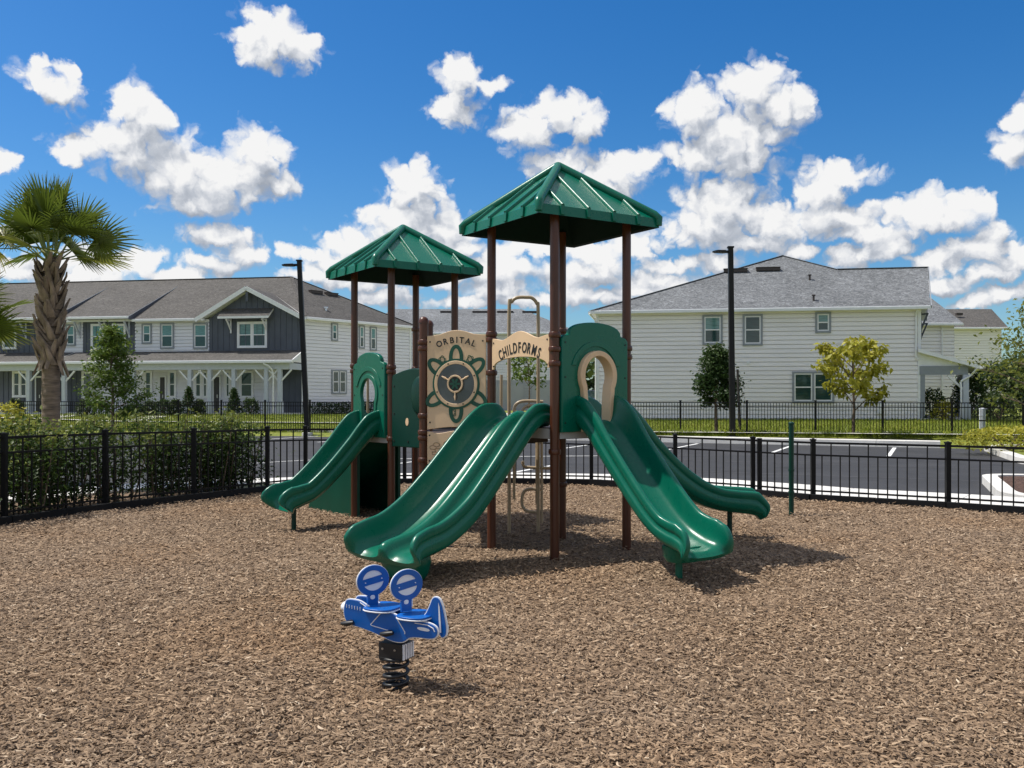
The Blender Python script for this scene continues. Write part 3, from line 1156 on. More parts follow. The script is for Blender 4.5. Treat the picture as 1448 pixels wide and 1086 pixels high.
def corners(c, D, deg):
    t_ = R(deg)
    x, y = rot2(t_), V(-math.sin(t_), math.cos(t_), 0)
    c = Vector(c)
    return dict(R=c + x * D, L=c - x * D, B=c + y * D, F=c - y * D)


C1, C2 = V(0.49, 9.67, 0), V(-1.43, 12.2, 0)
Q1 = corners(C1, 0.71, -6)
Q2 = corners(C2, 0.68, -7)
DK1, DK2 = 1.30, 1.13
PR = 0.046


def clamp(parent, p, zs, rad=PR):
    for z in zs:
        mb_ = MB()
        mb_.lathe(p + V(0, 0, z), [(rad + .004, -.028), (rad + .012, -.022), (rad + .016, 0), (rad + .012, .022), (rad + .004, .028)], 16)
        mb_.build('clamp', 'brown', parent, 35)


def post(p, top, zs, cap=False, rad=PR):
    mb_ = MB()
    prof = [(rad, 0), (rad, top)]
    if cap:
        prof = [(rad, 0), (rad, top - 0.07), (rad + .006, top - .07), (rad + .006, top - .045), (rad * .86, top - .018), (rad * .5, top - .004), (0.004, top)]
    mb_.lathe(p, prof, 20)
    o_ = mb_.build('post', 'brown', ps, 35)
    clamp(o_, p, zs, rad)
    return o_


E1, E2 = 3.34, 3.19
post(Q1['F'], E1 + .12, (2.21, 2.07, 1.93, 1.07))
post(Q1['L'], E1 + .12, (2.27, 2.21, 1.86, 0.95))
post(Q1['R'], E1 + .12, (2.11, 2.02, 1.25))
post(Q1['B'], E1 + .12, (2.35, 2.25, 1.20, 0.62))
post(Q2['F'], E2 + .12, (1.98, 1.92, 1.08))
post(Q2['L'], E2 + .12, (2.02, 1.95, 1.08))
post(Q2['R'], E2 + .12, (2.0, 1.08))
post(Q2['B'], E2 + .12, (2.55, 2.0, 1.08))
S1, S2 = V(-0.96, 10.0, 0), V(-0.985, 10.95, 0)
post(S1, 2.48, (2.20, 2.13, 1.38 + .02, 1.22, 1.16, .92), True, 0.050)
post(S2, 2.52, (2.26, 2.16, 1.16, .9), True, 0.046)


def deck(poly, z, t=0.11):
    mb_ = MB()
    mb_.slab([V(p.x, p.y, z) for p in poly], t, 0, 0)
    o_ = mb_.build('deck', 'deck', ps)
    mb2 = MB()
    n = len(poly)
    ctr = sum(poly, V(0, 0, 0)) / n
    for i in range(n):
        a, b_ = poly[i], poly[(i + 1) % n]
        ou = ((a + b_) / 2 - ctr).normalized() * 0.012
        d_ = (b_ - a).normalized()
        mb2.bar(V(a.x, a.y, z - .055) + d_ * .05 + ou, V(b_.x, b_.y, z - .055) - d_ * .05 + ou, 0.02, 0.10)
    mb2.build('deck_edge', 'deck_edge', o_)


deck([Q1[k] for k in 'FRBL'], DK1)
deck([Q2[k] for k in 'FRBL'], DK2)
# bridge deck between the towers
mid = [S1, Q1['L'], Q1['B'] + V(-.16, -.06, 0), Q2['R'] + V(.03, -.06, 0), Q2['F'] + V(.08, -.06, 0), S2 + V(-.0, -.02, 0)]
mb = MB()
mb.slab([V(p.x, p.y, 1.20) for p in mid], 0.10, 0, 0)
mb.build('bridge_deck', 'deck', ps)


def roof(c, D, deg, ze, rise, fh=0.095):
    q = corners(c, D, deg)
    P4 = [q[k] for k in 'FRBL']
    ap = Vector(c) + V(0, 0, ze + fh + rise)
    mb_ = MB()
    top = [p + V(0, 0, ze + fh) for p in P4]
    bot = [p + V(0, 0, ze) + (p - Vector(c)).normalized() * 0.018 for p in P4]
    for i in range(4):
        a, b_ = top[i], top[(i + 1) % 4]
        mb_.add([a, b_, ap], [(0, 1, 2)])
        mb_.add([bot[i], bot[(i + 1) % 4], b_, a], [(0, 1, 2, 3)])
    o_ = mb_.build('canopy_roof', 'green', ps)
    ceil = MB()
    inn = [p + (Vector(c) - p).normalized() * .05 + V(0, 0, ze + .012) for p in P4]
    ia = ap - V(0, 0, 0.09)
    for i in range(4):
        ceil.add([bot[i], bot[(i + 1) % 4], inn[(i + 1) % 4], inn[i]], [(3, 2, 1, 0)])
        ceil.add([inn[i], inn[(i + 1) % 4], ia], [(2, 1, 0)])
    ceil.build('roof_underside', 'under_shade_green', o_)
    # hip rolls
    for i in range(4):
        m2 = MB()
        a = top[i] + V(0, 0, .008)
        m2.tube([a - V(0, 0, .075) + (a - ap).normalized() * .012, a + (a - ap).normalized() * .012, a.lerp(ap, .03) + V(0, 0, .012), ap + V(0, 0, .012)], [.036, .045, .046, .046], 14)
        m2.build('hip_roll', 'green', o_, 50)
    m2 = MB()
    m2.lathe(ap, [(.055, -.03), (.052, .012), (.036, .042), (.004, .056)], 16)
    m2.build('roof_cap', 'green', o_, 50)
    # standing ribs with a nub where each meets the fascia
    for i in range(4):
        a, b_ = top[i], top[(i + 1) % 4]
        m_ = (a + b_) / 2
        hw = (b_ - a).length / 2
        d_ = (b_ - a).normalized()
        sl = ap - m_
        nrm = d_.cross(sl).normalized()
        for s_ in (-.64, -.215, .215, .64):
            p0_ = m_ + d_ * hw * s_
            p1_ = p0_ + sl * (1 - abs(s_)) * 0.97
            m2 = MB()
            wv = d_ * 0.021
            pr = []
            for p_, hgt in ((p0_ - sl.normalized() * .012, .030), (p1_, .030)):
                pr.append([p_ - wv - nrm * .01, p_ - wv * .8 + nrm * hgt * .75, p_ - wv * .45 + nrm * hgt, p_ + wv * .45 + nrm * hgt, p_ + wv * .8 + nrm * hgt * .75, p_ + wv - nrm * .01])
            m2.rings(pr)
            out_ = V(nrm.x, nrm.y, 0).normalized()
            f0_ = p0_ + out_ * .006
            m2.hexa([f0_ - wv * 1.1 - V(0, 0, .085), f0_ + wv * 1.1 - V(0, 0, .085), f0_ + wv * 1.1 - V(0, 0, .085) + out_ * .022, f0_ - wv * 1.1 - V(0, 0, .085) + out_ * .022,
                     f0_ - wv + V(0, 0, .02), f0_ + wv + V(0, 0, .02), f0_ + wv + V(0, 0, .012) + out_ * .014, f0_ - wv + V(0, 0, .012) + out_ * .014])
            m2.build('roof_rib', 'green', o_, 40)
    return o_


roof(V(0.485, 9.67, 0), 1.035, -13, E1, 0.585)
roof(V(-1.445, 12.2, 0), 1.045, -12, E2, 0.555)


# ---------------------------------------------------------------- slides
def chaikin(p, it=2):
    for _ in range(it):
        q = []
        n = len(p)
        for i in range(n):
            a, b_ = p[i], p[(i + 1) % n]
            q.append((a[0] * .75 + b_[0] * .25, a[1] * .75 + b_[1] * .25))
            q.append((a[0] * .25 + b_[0] * .75, a[1] * .25 + b_[1] * .75))
        p = q
    return p


def profile(hw, h, lanes=1):
    "cross-section of a moulded slide; x across, y up from the bed"
    lip = 0.045
    right = [(hw + .005, .0), (hw + .050, .02), (hw + .062, h * .42), (hw + .046, h * .50), (hw + .040, h * .62), (hw + .056, h * .70), (hw + .058, h * .93), (hw + .040, h), (hw + .012, h), (hw - .002, h * .9),
             (hw - .018, h * .35), (hw - .055, .030), (hw - .13, .004)]
    if lanes == 1:
        midp = [(0.0, 0.0)]
    else:
        mh = min(.13, h * .62)
        midp = [(.16, .004), (.085, .03), (.035, mh), (-.035, mh), (-.085, .03), (-.16, .004)]
    left = [(-x, y) for x, y in right[::-1]]
    under = [(-hw * .8, -.045), (hw * .8, -.045)]
    prof = right + midp + left + under
    return chaikin(prof, 2)


def slide(name, path, hw, heights, lanes=1, n=56, label=None, flare=0.0, taper=0.0):
    pts = smooth_path(path, n)
    rings = []
    ks = [h[0] for h in heights]
    hs = [h[1] for h in heights]
    for i, p in enumerate(pts):
        q = i / (n - 1)
        t_ = (pts[min(i + 1, n - 1)] - pts[max(i - 1, 0)]).normalized()
        sd_ = V(t_.x, t_.y, 0).normalized().cross(UP)
        up = sd_.cross(t_).normalized()
        h = float(np.interp(q, ks, hs))
        w_ = hw * (1 - taper * max(0, 1 - q / .5)) + flare * max(0, (q - .78) / .22) ** 2
        rings.append([p + sd_ * x + up * y for x, y in profile(w_, h, lanes)])
    mb_ = MB()
    mb_.rings(rings)
    o_ = mb_.build(name, 'green', ps, 60)
    if label:
        o_['label'] = label
    return o_


def straight(start, ang, prof):
    d_ = rot2(R(ang))
    return [Vector((start.x, start.y, 0)) + d_ * s_ + V(0, 0, z) for s_, z in prof]


def leg(parent, p, z, mat='dark_green', r_=.03):
    mb_ = MB()
    mb_.tube([V(p.x, p.y, -0.02), V(p.x, p.y, z)], r_, 12)
    mb_.lathe(V(p.x, p.y, z - .03), [(r_ * 1.8, 0), (r_ * 2.2, .03)], 12)
    mb_.build('support_leg', mat, parent, 40)


# double slide to the left front
st = (Q1['L'] + Q1['F']) / 2
dang = 227.5
pf = [(-.10, 1.34), (.05, 1.335), (.22, 1.25), (.45, 1.04), (.75, .755), (1.02, .52), (1.24, .375), (1.44, .285), (1.62, .245), (1.74, .22), (1.80, .18)]
dbl = slide('double_slide', straight(st, dang, pf), 0.39, [(0, .10), (.06, .19), (.14, .24), (.3, .25), (.6, .25), (.80, .25), (.90, .235), (.955, .18), (1, .075)], 2, label='wide two-lane green slide', flare=.05, taper=.22)
ex = st + rot2(R(dang)) * 1.56
mb = MB()
sx_ = rot2(R(dang + 90))
mb.rings([[V(ex.x, ex.y, z) + sx_ * a * k + rot2(R(dang)) * b_ * k for a, b_ in chaikin([(-.27, -.14), (.27, -.14), (.27, .13), (-.27, .13)], 2)] for z, k in ((0.0, .8), (.06, .95), (.16, 1.05), (.215, 1.0))])
mb.build('support_foot', 'green', dbl, 40)
for s_ in (-.22, .22):
    mb = MB()
    p_ = st + sx_ * s_ + rot2(R(dang)) * (-.09)

# single slide to the right front
st2 = (Q1['F'] + Q1['R']) / 2
a2 = -57
pf = [(-.10, 1.34), (.04, 1.335), (.20, 1.24), (.40, 1.05), (.70, .76), (.98, .51), (1.18, .375), (1.34, .31), (1.46, .28), (1.54, .26), (1.59, .215)]
sl2 = slide('slide', straight(st2, a2, pf), 0.215, [(0, .16), (.06, .28), (.14, .30), (.3, .25), (.6, .22), (.78, .24), (.88, .22), (.95, .12), (1, .05)], 1, label='single green slide below the keyhole hood', flare=.03)
ex = st2 + rot2(R(a2)) * 1.30
leg(sl2, ex + rot2(R(a2)) * (-.04), .30, 'green', .033)
mb = MB()
sx_ = rot2(R(a2 + 90))
mb.rings([[V(ex.x, ex.y, z) + sx_ * a * k + rot2(R(a2)) * b_ * k for a, b_ in chaikin([(-.2, -.12), (.2, -.12), (.2, .16), (-.2, .16)], 2)] for z, k in ((0.15, .8), (.20, .95), (.29, 1.02))])
mb.build('support_foot', 'green', sl2, 40)

# curved slide leaving the back of the tower
st3 = (Q1['R'] + Q1['B']) / 2
e = [V(st3.x - .07, st3.y - .06, 1.34), V(st3.x + .05, st3.y + .04, 1.335), V(st3.x + .22, st3.y + .17, 1.22), V(st3.x + .48, st3.y + .36, .97), V(st3.x + .80, st3.y + .54, .68),
     V(st3.x + 1.12, st3.y + .66, .47), V(st3.x + 1.42, st3.y + .72, .355), V(st3.x + 1.66, st3.y + .74, .315), V(st3.x + 1.86, st3.y + .73, .295), V(st3.x + 1.96, st3.y + .72, .27), V(st3.x + 2.01, st3.y + .715, .22)]
sl3 = slide('slide', e, 0.215, [(0, .16), (.06, .28), (.14, .30), (.3, .24), (.6, .22), (.84, .24), (.93, .15), (1, .05)], 1, label='curved green slide running off to the right behind')
leg(sl3, e[7] + V(.0, 0, 0), .31)

# slide of the left tower
st4 = (Q2['L'] + Q2['F']) / 2
a4 = 217
pf = [(-.10, 1.17), (.03, 1.165), (.14, 1.09), (.30, .93), (.53, .69), (.75, .49), (.91, .375), (1.05, .32), (1.13, .29), (1.18, .27), (1.21, .22)]
sl4 = slide('slide', straight(st4, a4, pf), 0.235, [(0, .16), (.06, .27), (.14, .28), (.3, .24), (.6, .22), (.82, .26), (.92, .25), (.965, .19), (1, .09)], 1, label='single green slide of the left tower', flare=.02)
leg(sl4, st4 + rot2(R(a4)) * 1.08, .285)

# moulded climbing ramp behind the left tower
st5 = Q2['L'] * .62 + Q2['B'] * .38
a5 = 132
pf = [(-.02, 1.12), (.10, 1.02), (.28, .76), (.55, .50), (.85, .33), (1.15, .14), (1.28, -.02)]
pts = smooth_path(straight(st5, a5, pf), 24)
sx_ = rot2(R(a5 - 90))
mb = MB()
rg = []
for i, p in enumerate(pts):
    t_ = (pts[min(i + 1, 23)] - pts[max(i - 1, 0)]).normalized()
    nn = sx_.cross(t_)
    bmp_ = .03 * math.sin(i * 1.5)
    rg.append([p + sx_ * .33 + nn * .05, p + sx_ * .33 - nn * .05, p + sx_ * .2 - nn * (.05 + bmp_), p - sx_ * .2 - nn * (.05 - bmp_), p - sx_ * .33 - nn * .05, p - sx_ * .33 + nn * .05])
mb.rings(rg)
o_ = mb.build('climbing_ramp', 'ramp_green', ps, 50)
for s_ in (-.33, .33):
    m2 = MB()
    pl = [V(p.x, p.y, 0) + sx_ * s_ for p in pts]
    r2 = []
    for p, q in zip(pl, pts):
        z = max(q.z, .01)
        r2.append([p + sx_ * .02 + V(0, 0, -.01), p - sx_ * .02 + V(0, 0, -.01), p - sx_ * .02 + V(0, 0, z), p + sx_ * .02 + V(0, 0, z)])
    m2.rings(r2)
    m2.build('side_skirt', 'ramp_green', o_)


# ---------------------------------------------------------------- panels
def frame(a, b_, z=0.0, push=0.0):
    "panel frame from post a to post b_: origin at the middle, u along, w up, n outward"
    a, b_ = Vector((a.x, a.y, 0)), Vector((b_.x, b_.y, 0))
    u = (b_ - a).normalized()
    n = u.cross(UP)
    return ((a + b_) / 2 + V(0, 0, z) + n * push, u, UP, n)


def bolts(fr, pts, parent, r_=.009, zz=.02):
    o_, u, w, n = fr
    mb_ = MB()
    for x, y in pts:
        c_ = o_ + u * x + w * y
        mb_.tube([c_ + n * (zz - .012), c_ + n * zz], r_, 8)
    mb_.build('bolts', 'ink', parent, 40)


def keyhole(r_, zc, leg_w, z0, n=30):
    a0 = math.asin(min(.99, leg_w / r_)) - PI / 2
    pts = [(leg_w, z0), (leg_w, zc - r_ * 1.18)]
    for i in range(n + 1):
        a = (a0 + .14) + (PI - 2 * (a0 + .14)) * i / n
        pts.append((r_ * math.cos(a), zc + r_ * math.sin(a)))
    pts += [(-leg_w, zc - r_ * 1.18), (-leg_w, z0)]
    return pts


def hood(a, b_, zbase, label, lining=True):
    fr = frame(a, b_, zbase, .03)
    hw = (b_ - a).length / 2 - (.055 if lining else .085)
    top = .90
    out = [(-hw, -.03), (hw, -.03), (hw, top - .03), (hw - .03, top)]
    n = 18
    sh = hw - .10
    out += [(hw - .07, top + .005)]
    for i in range(n + 1):
        an = PI * i / n
        out.append((sh * math.cos(an), top + .02 + .12 * math.sin(an) ** .8))
    out += [(-hw + .07, top + .005), (-hw + .03, top), (-hw, top - .03)]
    kh = keyhole(.245, .515, .195, 0.0)
    kh2 = [(x * .82, y if y < .02 else .515 + (y - .515) * .86 if y > .3 else y * .86 + .07) for x, y in kh]
    kh2[0] = (kh2[0][0], -.02); kh2[-1] = (kh2[-1][0], -.02)
    outer = [(-hw, -.03)] + [(-.195, -.03)] + keyhole(.245, .515, .195, -.03)[::-1][1:-1] + [(.195, -.03), (hw, -.03)] + out[2:]
    mb_ = MB()
    mb_.mesh(plate([outer], .06, .012), fr)
    o_ = mb_.build('slide_hood', 'green', ps, 50)
    o_['label'] = label
    # raised arc over the opening
    m2 = MB()
    f2 = (fr[0] + fr[3] * .034, fr[1], fr[2], fr[3])
    o1, o2 = ell(0, .515, .345, .345, 30, 0, R(18), R(162)), ell(0, .515, .30, .30, 30, 0, R(20), R(160))
    m2.mesh(plate([o1 + o2[::-1]], .012, .004), f2)
    m2.build('raised_arch', 'green', o_, 50)
    # tan lining, a keyhole-shaped tunnel through the hood
    m3 = MB()
    kA = keyhole(.245, .515, .195, -.03)
    kB = [(x * .80, y if i in (0, len(kA) - 1) else .515 + (y - .515) * (.84 if y > .3 else .95)) for i, (x, y) in enumerate(kA)]
    f3 = (fr[0] + fr[3] * .018, fr[1], fr[2], fr[3])
    m3.mesh(plate([kA + kB[::-1]], .125 if lining else .05, .008), f3)
    m3.build('hood_lining', 'tan' if lining else 'green', o_, 50)
    bolts((fr[0] + fr[3] * .015, fr[1], fr[2], fr[3]), [(-hw + .03, .05), (hw - .03, .05), (-hw + .03, .5), (hw - .03, .5), (-hw + .03, .84), (hw - .03, .84)], o_)
    # brackets to the posts
    return o_


hood(Q1['F'], Q1['R'], DK1, 'green hood panel with a tan-lined keyhole opening')
hood(Q2['L'], Q2['F'], DK2, 'green keyhole hood panel of the left tower', False)

# CHILDFORMS arch panel over the double slide
fr = frame(Q1['L'], Q1['F'], 0, .02)
hw = (Q1['F'] - Q1['L']).length / 2 - .05
ztop = 2.215
out = []
for i in range(41):
    x = hw - 2 * hw * i / 40
    q = x / hw
    bumpz =   .055 * math.exp(-(q / .34) ** 2) - .025 * math.exp(-((abs(q) - .62) / .22) ** 2) + .0
    out.append((x, ztop + bumpz))
bot = []
for i in range(31):
    an = PI - PI * i / 30
    bot.append((math.cos(an) * hw * .94, 1.915 + .10 * math.sin(an) ** .85))
out += [(-hw, 1.895), (-hw * .96, 1.895)] + bot + [(hw * .96, 1.895), (hw, 1.895)]
mb = MB()
mb.mesh(plate([out], .022, .004), fr)
o_ = mb.build('arch_panel', 'tan', ps, 50)
o_['label'] = 'tan arch panel lettered CHILDFORMS'
mb = MB()
arc_text(mb, 'CHILDFORMS', (fr[0] + fr[3] * .0125, *fr[1:]), 0.0, 1.385, .672, .150, .004, R(5.75), .62)
mb.build('lettering', 'ink', o_)
bolts(fr, [(-hw + .025, 1.925), (hw - .025, 1.925), (-hw + .025, 2.17), (hw - .025, 2.17)], o_, zz=.015)

# ORBITAL play panel
fr = frame(S1, Q1['L'], 0, .02)
wS = (Q1['L'] - S1).length / 2 - .058
zt, zb = 2.27, 1.265
out = [(wS - 2 * wS * i / 40, zt + .035 * math.cos(PI * (1 - 2 * i / 40)) * (1 if abs(1 - 2 * i / 40) < .62 else .6) + .012) for i in range(41)]
bt = [(-wS + 2 * wS * i / 40, zb + .022 * math.sin(4.2 * i / 40 - .4)) for i in range(41)]
mb = MB()
mb.mesh(plate([out + bt], .022, .004), fr)
orb = mb.build('orbital_panel', 'tan', ps, 50)
orb['label'] = 'tan sun-dial panel lettered ORBITAL'
f1_ = (fr[0] + fr[3] * .0125, *fr[1:])
mb = MB()
arc_text(mb, 'ORBITAL', f1_, 0.0, 1.70, .485, .092, .004, R(8.3), .95)
mb.build('lettering', 'ink', orb)
cx, cz = 0.0, 1.745
SC = wS / .3385
k = 0
for an, orbit in ((90, 0), (38, 1), (142, 1), (-32, 0), (212, 0), (270, 2)):
    a = R(an)
    rr = .275
    px_, pz_ = cx + math.cos(a) * rr * .98, cz + math.sin(a) * rr * 1.02
    petals = MB()
    o1 = ell(px_, pz_, .140, .083, 36, a)
    o2 = ell(px_, pz_, .099, .041, 36, a)
    petals.mesh(plate([o1, o2], .0042 + .0006 * k), f1_)
    k += 1
    if orbit:
        a_b = a + (.35 if an < 90 else -.35) if orbit == 1 else a - .12
        bx, bz = cx + math.cos(a_b) * .30, cz + math.sin(a_b) * .31
        for r2, rot_ in ((.045, a_b + .8), (.045, a_b - .5)):
            petals.mesh(plate([ell(bx, bz, r2, .026, 24, rot_), ell(bx, bz, r2 - .006, .020, 24, rot_)], .0052 + .0006 * k), f1_)
            k += 1
    petals.build('petal_inlay', 'petal', orb)
f2_ = (fr[0] + fr[3] * .016, *fr[1:])
mb = MB(); mb.mesh(plate([ell(cx, cz, .270, .270, 48), ell(cx, cz, .245, .245, 48)], .012), f2_); mb.build('dial_rim', 'petal', orb)
mb = MB(); mb.mesh(plate([ell(cx, cz, .2445, .2445, 48), ell(cx, cz, .217, .217, 48)], .022, .004), f2_)
ring = mb.build('dial_ring', 'tan', orb, 50)
bolts((fr[0] + fr[3] * .018, *fr[1:]), [(cx + .231 * math.cos(a), cz + .231 * math.sin(a)) for a in [R(22 + 45 * i) for i in range(8)]], ring, .008, .014)
mb = MB()
o0, u0, w0, n0 = fr
rg = []
for rad, dd in ((.2165, .018), (.205, .004), (.12, .0145), (.075, .020), (.03, .024), (.002, .025)):
    rg.append([o0 + u0 * (cx + rad * math.cos(2 * PI * j / 48)) + w0 * (cz + rad * math.sin(2 * PI * j / 48)) + n0 * (dd + .004) for j in range(48)])
mb.rings(rg)
mb.build('dial_disc', 'dial', orb, 60)
mb = MB(); f3_ = (fr[0] + fr[3] * .040, *fr[1:])
mb.mesh(plate([ell(cx, cz, .088, .092, 36), ell(cx, cz, .076, .080, 36)], .016, .004), f3_)
for a in (90 - 62 + 0, 90 + 62, 270):
    a = R(a)
    pts = [f3_[0] + u0 * (cx + math.cos(a) * q) + w0 * (cz + math.sin(a) * q) for q in (.085, .115, .135, .175)]
    mb.tube(pts, [.010, .008, .013, .006], 8)
mb.build('dial_hub', 'tan', orb, 50)
mb = MB(); mb.mesh(plate([ell(cx, cz, .0735, .0735, 36)], .010), f3_); 
mb.build('hub_face', 'ink', orb)
mb = MB()
for i in range(6):
    a = 2 * PI * i / 6
    mb.mesh(plate([ell(cx + .036 * math.cos(a), cz + .036 * math.sin(a), .030, .012, 16, a)], .004 + .0004 * i), (f3_[0] + n0 * .0065, *fr[1:]))
mb.build('hub_leaves', 'petal', orb)
bolts(fr, [(-wS + .03, 2.2), (wS - .03, 2.2), (-wS + .03, 1.33), (wS - .03, 1.33)], orb, zz=.015)

# lower engraved panel
out = [(wS - 2 * wS * i / 40, 1.225 + .014 * math.cos(5 * (1 - 2 * i / 40))) for i in range(41)] + [(-wS, .885), (wS, .885)]
mb = MB()
mb.mesh(plate([out], .022, .004), fr)
low = mb.build('engraved_panel', 'tan', ps, 50)
mb = MB()
k = 0


def stroke(pts):
    global k
    k += 1
    P3 = [o0 + u0 * x + w0 * z + n0 * .0125 for x, z in pts]
    mb.tube(P3, .0035, 5)


for (x, z) in ((-.27, 1.06), (-.21, 1.03), (-.23, 1.09)):
    stroke([(x + .04 * math.cos(t_ * .7), z + .022 * math.sin(t_ * .7)) for t_ in range(10)])
stroke([(-.28, .985), (-.20, .985), (-.20, 1.012), (-.28, 1.012), (-.28, .985)])
for x in (-.13, -.04, .05, .12):
    stroke([(x, 1.10), (x + .01, .99), (x - .025, .975), (x - .035, 1.0)])
    stroke([(x - .05, 1.07), (x + .05, 1.085)])
stroke([(-.12, 1.13), (-.09, 1.11), (-.11, 1.07), (-.15, 1.08), (-.14, 1.12), (-.12, 1.13)])
stroke([(-.06, 1.12), (.2, 1.125)])
stroke([(.0, 1.12), (.0, .98)])
stroke([(.16, 1.1), (.2, 1.0), (.24, 1.1)])
mb.build('line_engraving', 'engrave', low)
bolts(fr, [(-wS + .025, 1.19), (wS - .025, 1.19), (-wS + .025, .915), (wS - .025, .915)], low, zz=.015)

# dark green wall panel with a bubble, between the left tower and the bridge
fr = frame(Q2['F'], S2, 0, .0)
hw = (S2 - Q2['F']).length / 2 - .055
out = [(-hw, 1.0), (hw, 1.0), (hw, 1.86)]
for i in range(15):
    q = i / 14
    out.append((hw - 2 * hw * q, 1.86 + .08 * math.sin(PI * (q * .75 + .25)) + .0))
out += [(-hw, 1.80)]
mb = MB()
mb.mesh(plate([out], .05, .012), fr)
wp = mb.build('wall_panel', 'dark_green', ps, 50)
mb = MB()
o5, u5, w5, n5 = fr
rg = []
for rad, dd in ((.24, .02), (.232, .036), (.20, .048), (.12, .058), (.01, .061)):
    rg.append([o5 + u5 * (hw - .10 + .7 * rad * math.cos(2 * PI * j / 30)) + w5 * (1.62 + 1.0 * rad * math.sin(2 * PI * j / 30)) + n5 * dd for j in range(30)])
mb.rings(rg)
mb.build('panel_bubble', 'dark_green', wp, 60)
mb = MB()
mb.mesh(plate([ell(-.02, 1.30, .03, .045, 20)], .008, .002), (o5 + n5 * .026, u5, w5, n5))
mb.build('panel_plaque', 'tan', wp)
bolts((o5 + n5 * .012, u5, w5, n5), [(-hw + .04, 1.06), (hw - .04, 1.06), (-hw + .04, 1.4), (-hw + .04, 1.74), (0.0, 1.06)], wp, .012)

# far barrier panels of the bridge and the tunnel crown behind it
fr = frame(Q2['B'], Q2['R'], 0, 0)
mb = MB()
hw = (Q2['R'] - Q2['B']).length / 2 - .055
mb.mesh(plate([[(-hw, 1.13), (hw, 1.13), (hw, 1.86), (-hw, 1.86)]], .03, .01), fr)
mb.build('barrier_panel', 'dark_green', ps, 50)

# ---------------------------------------------------------------- tan pipe climbers
def pipe(name, strokes, r_=.019, label=None):
    mb_ = MB()
    for p in strokes:
        mb_.tube(smooth_path(p, max(10, 7 * len(p))) if len(p) > 2 else p, r_, 10)
    o2 = mb_.build(name, 'tan_pipe', ps, 50)
    if label:
        o2['label'] = label
    return o2


def pt(x, y, Z):
    return W(x, y, Z)


Zc = 10.75
xl, xr = gl = ((720 - 724) / F * Zc, (761 - 724) / F * Zc)


def hz(y, Z):
    return H - (y - YH) / F * Z


ztp = hz(421, Zc)
arch = [V(xl, Zc, .0), V(xl, Zc, 1.2), V(xl, Zc, ztp - .16), V(xl + .03, Zc, ztp - .05), V(xl + .09, Zc, ztp), V(xl + .2, Zc, ztp + .005), V(xr - .07, Zc, ztp - .005), V(xr - .015, Zc, ztp - .07), V(xr, Zc, ztp - .2), V(xr, Zc, 1.2), V(xr, Zc, .0)]
pipe('arch_climber', [arch], .021, 'tall tan pipe arch behind the lettered panel')
Zd = 11.1
A = lambda x, y: V((x - 724) / F * Zd, Zd, hz(y, Zd))
rungs = [
    [A(734, 603), A(728, 590), A(728, 575), A(736, 568), A(752, 567), A(768, 568)],
    [A(742, 604), A(737, 588), A(742, 576), A(753, 574), A(763, 584), A(764, 600)],
    [A(739, 652), A(741, 659), A(750, 661), A(778, 662)],
    [A(766, 692), A(746, 692), A(739, 700), A(739, 716), A(747, 723), A(764, 724)],
    [A(709, 530), A(709, 580), A(713, 594), A(722, 597), A(730, 590)],
]
cl = pipe('loop_climber', rungs, .019, 'tan bent-pipe rungs of the climber')
mb = MB()
for x0_, y0_, y1_ in ((766, 600, 740), (759, 600, 712), (727, 640, 706)):
    mb.tube([A(x0_, y0_), A(x0_, y1_)], .017, 10)
mb.build('climber_upright', 'tan_pipe', cl, 50)
mb = MB()
for x_ in (xl, xr):
    mb.tube([V(x_, Zc, 1.25), V(x_ + .1, Zc - .45, 1.25)], .016, 8)
mb.build('climber_bracket', 'tan_pipe', cl, 50)
# grab rails seen through the left keyhole
mb = MB()
for x_ in (-1.98, -1.82):
    p = V(x_, 12.62, 0)
    mb.tube([p + V(0, 0, DK2), p + V(0, 0, 2.0)], .017, 8)
mb.build('grab_rail', 'tan_pipe', ps, 50)

# ---------------------------------------------------------------- spring rider
rb = G(560, 5.07)
sr = thing('spring_rider', 'blue two-seat aeroplane spring rider on a black coil in the mulch', 'spring rider', rb)
ax = V(.90, -.436, 0)                        # nose at the far left, tail at the near right
sd_ = V(-.436, -.90, 0)                      # the side plate that faces the camera


def rfr(push=0.0, o=0.0):
    return (rb + sd_ * push + ax * o, ax, UP, sd_)


mb = MB()
hel = []
for i in range(4 * 20 + 1):
    a = 2 * PI * i / 20
    zz = .016 + .150 * min(max((i - 8) / 64, 0), 1)
    hel.append(rb + V(math.cos(a) * .066, math.sin(a) * .066, zz))
mb.tube(hel, .0105, 8)
mb.build('coil_spring', 'black_rubber', sr, 60)
mb = MB()
mb.lathe(rb, [(.06, -.01), (.06, .012), (.02, .016)], 20)
mb.build('base_plate', 'black_rubber', sr, 40)
mb = MB()
mb.box(rb + V(0, 0, .245), (.15, .115, .105), ax)
mb.box(rb + V(0, 0, .195), (.13, .13, .02), ax)
mt_ = mb.build('spring_mount', 'black_rubber', sr)
mb = MB()
for i in range(5):
    mb.box(rb + ax * .079 + sd_ * (-.046 + .023 * i) + V(0, 0, .25), (.010, .011, .098), ax)
mb.build('mount_ribs', 'white_plastic', mt_)
mb = MB()
for x in (-.05, .03):
    mb.tube([rb + sd_ * .05 + ax * x + V(0, 0, .26), rb + sd_ * .061 + ax * x + V(0, 0, .26)], .007, 8)
mb.build('mount_bolts', 'steel', mt_, 40)

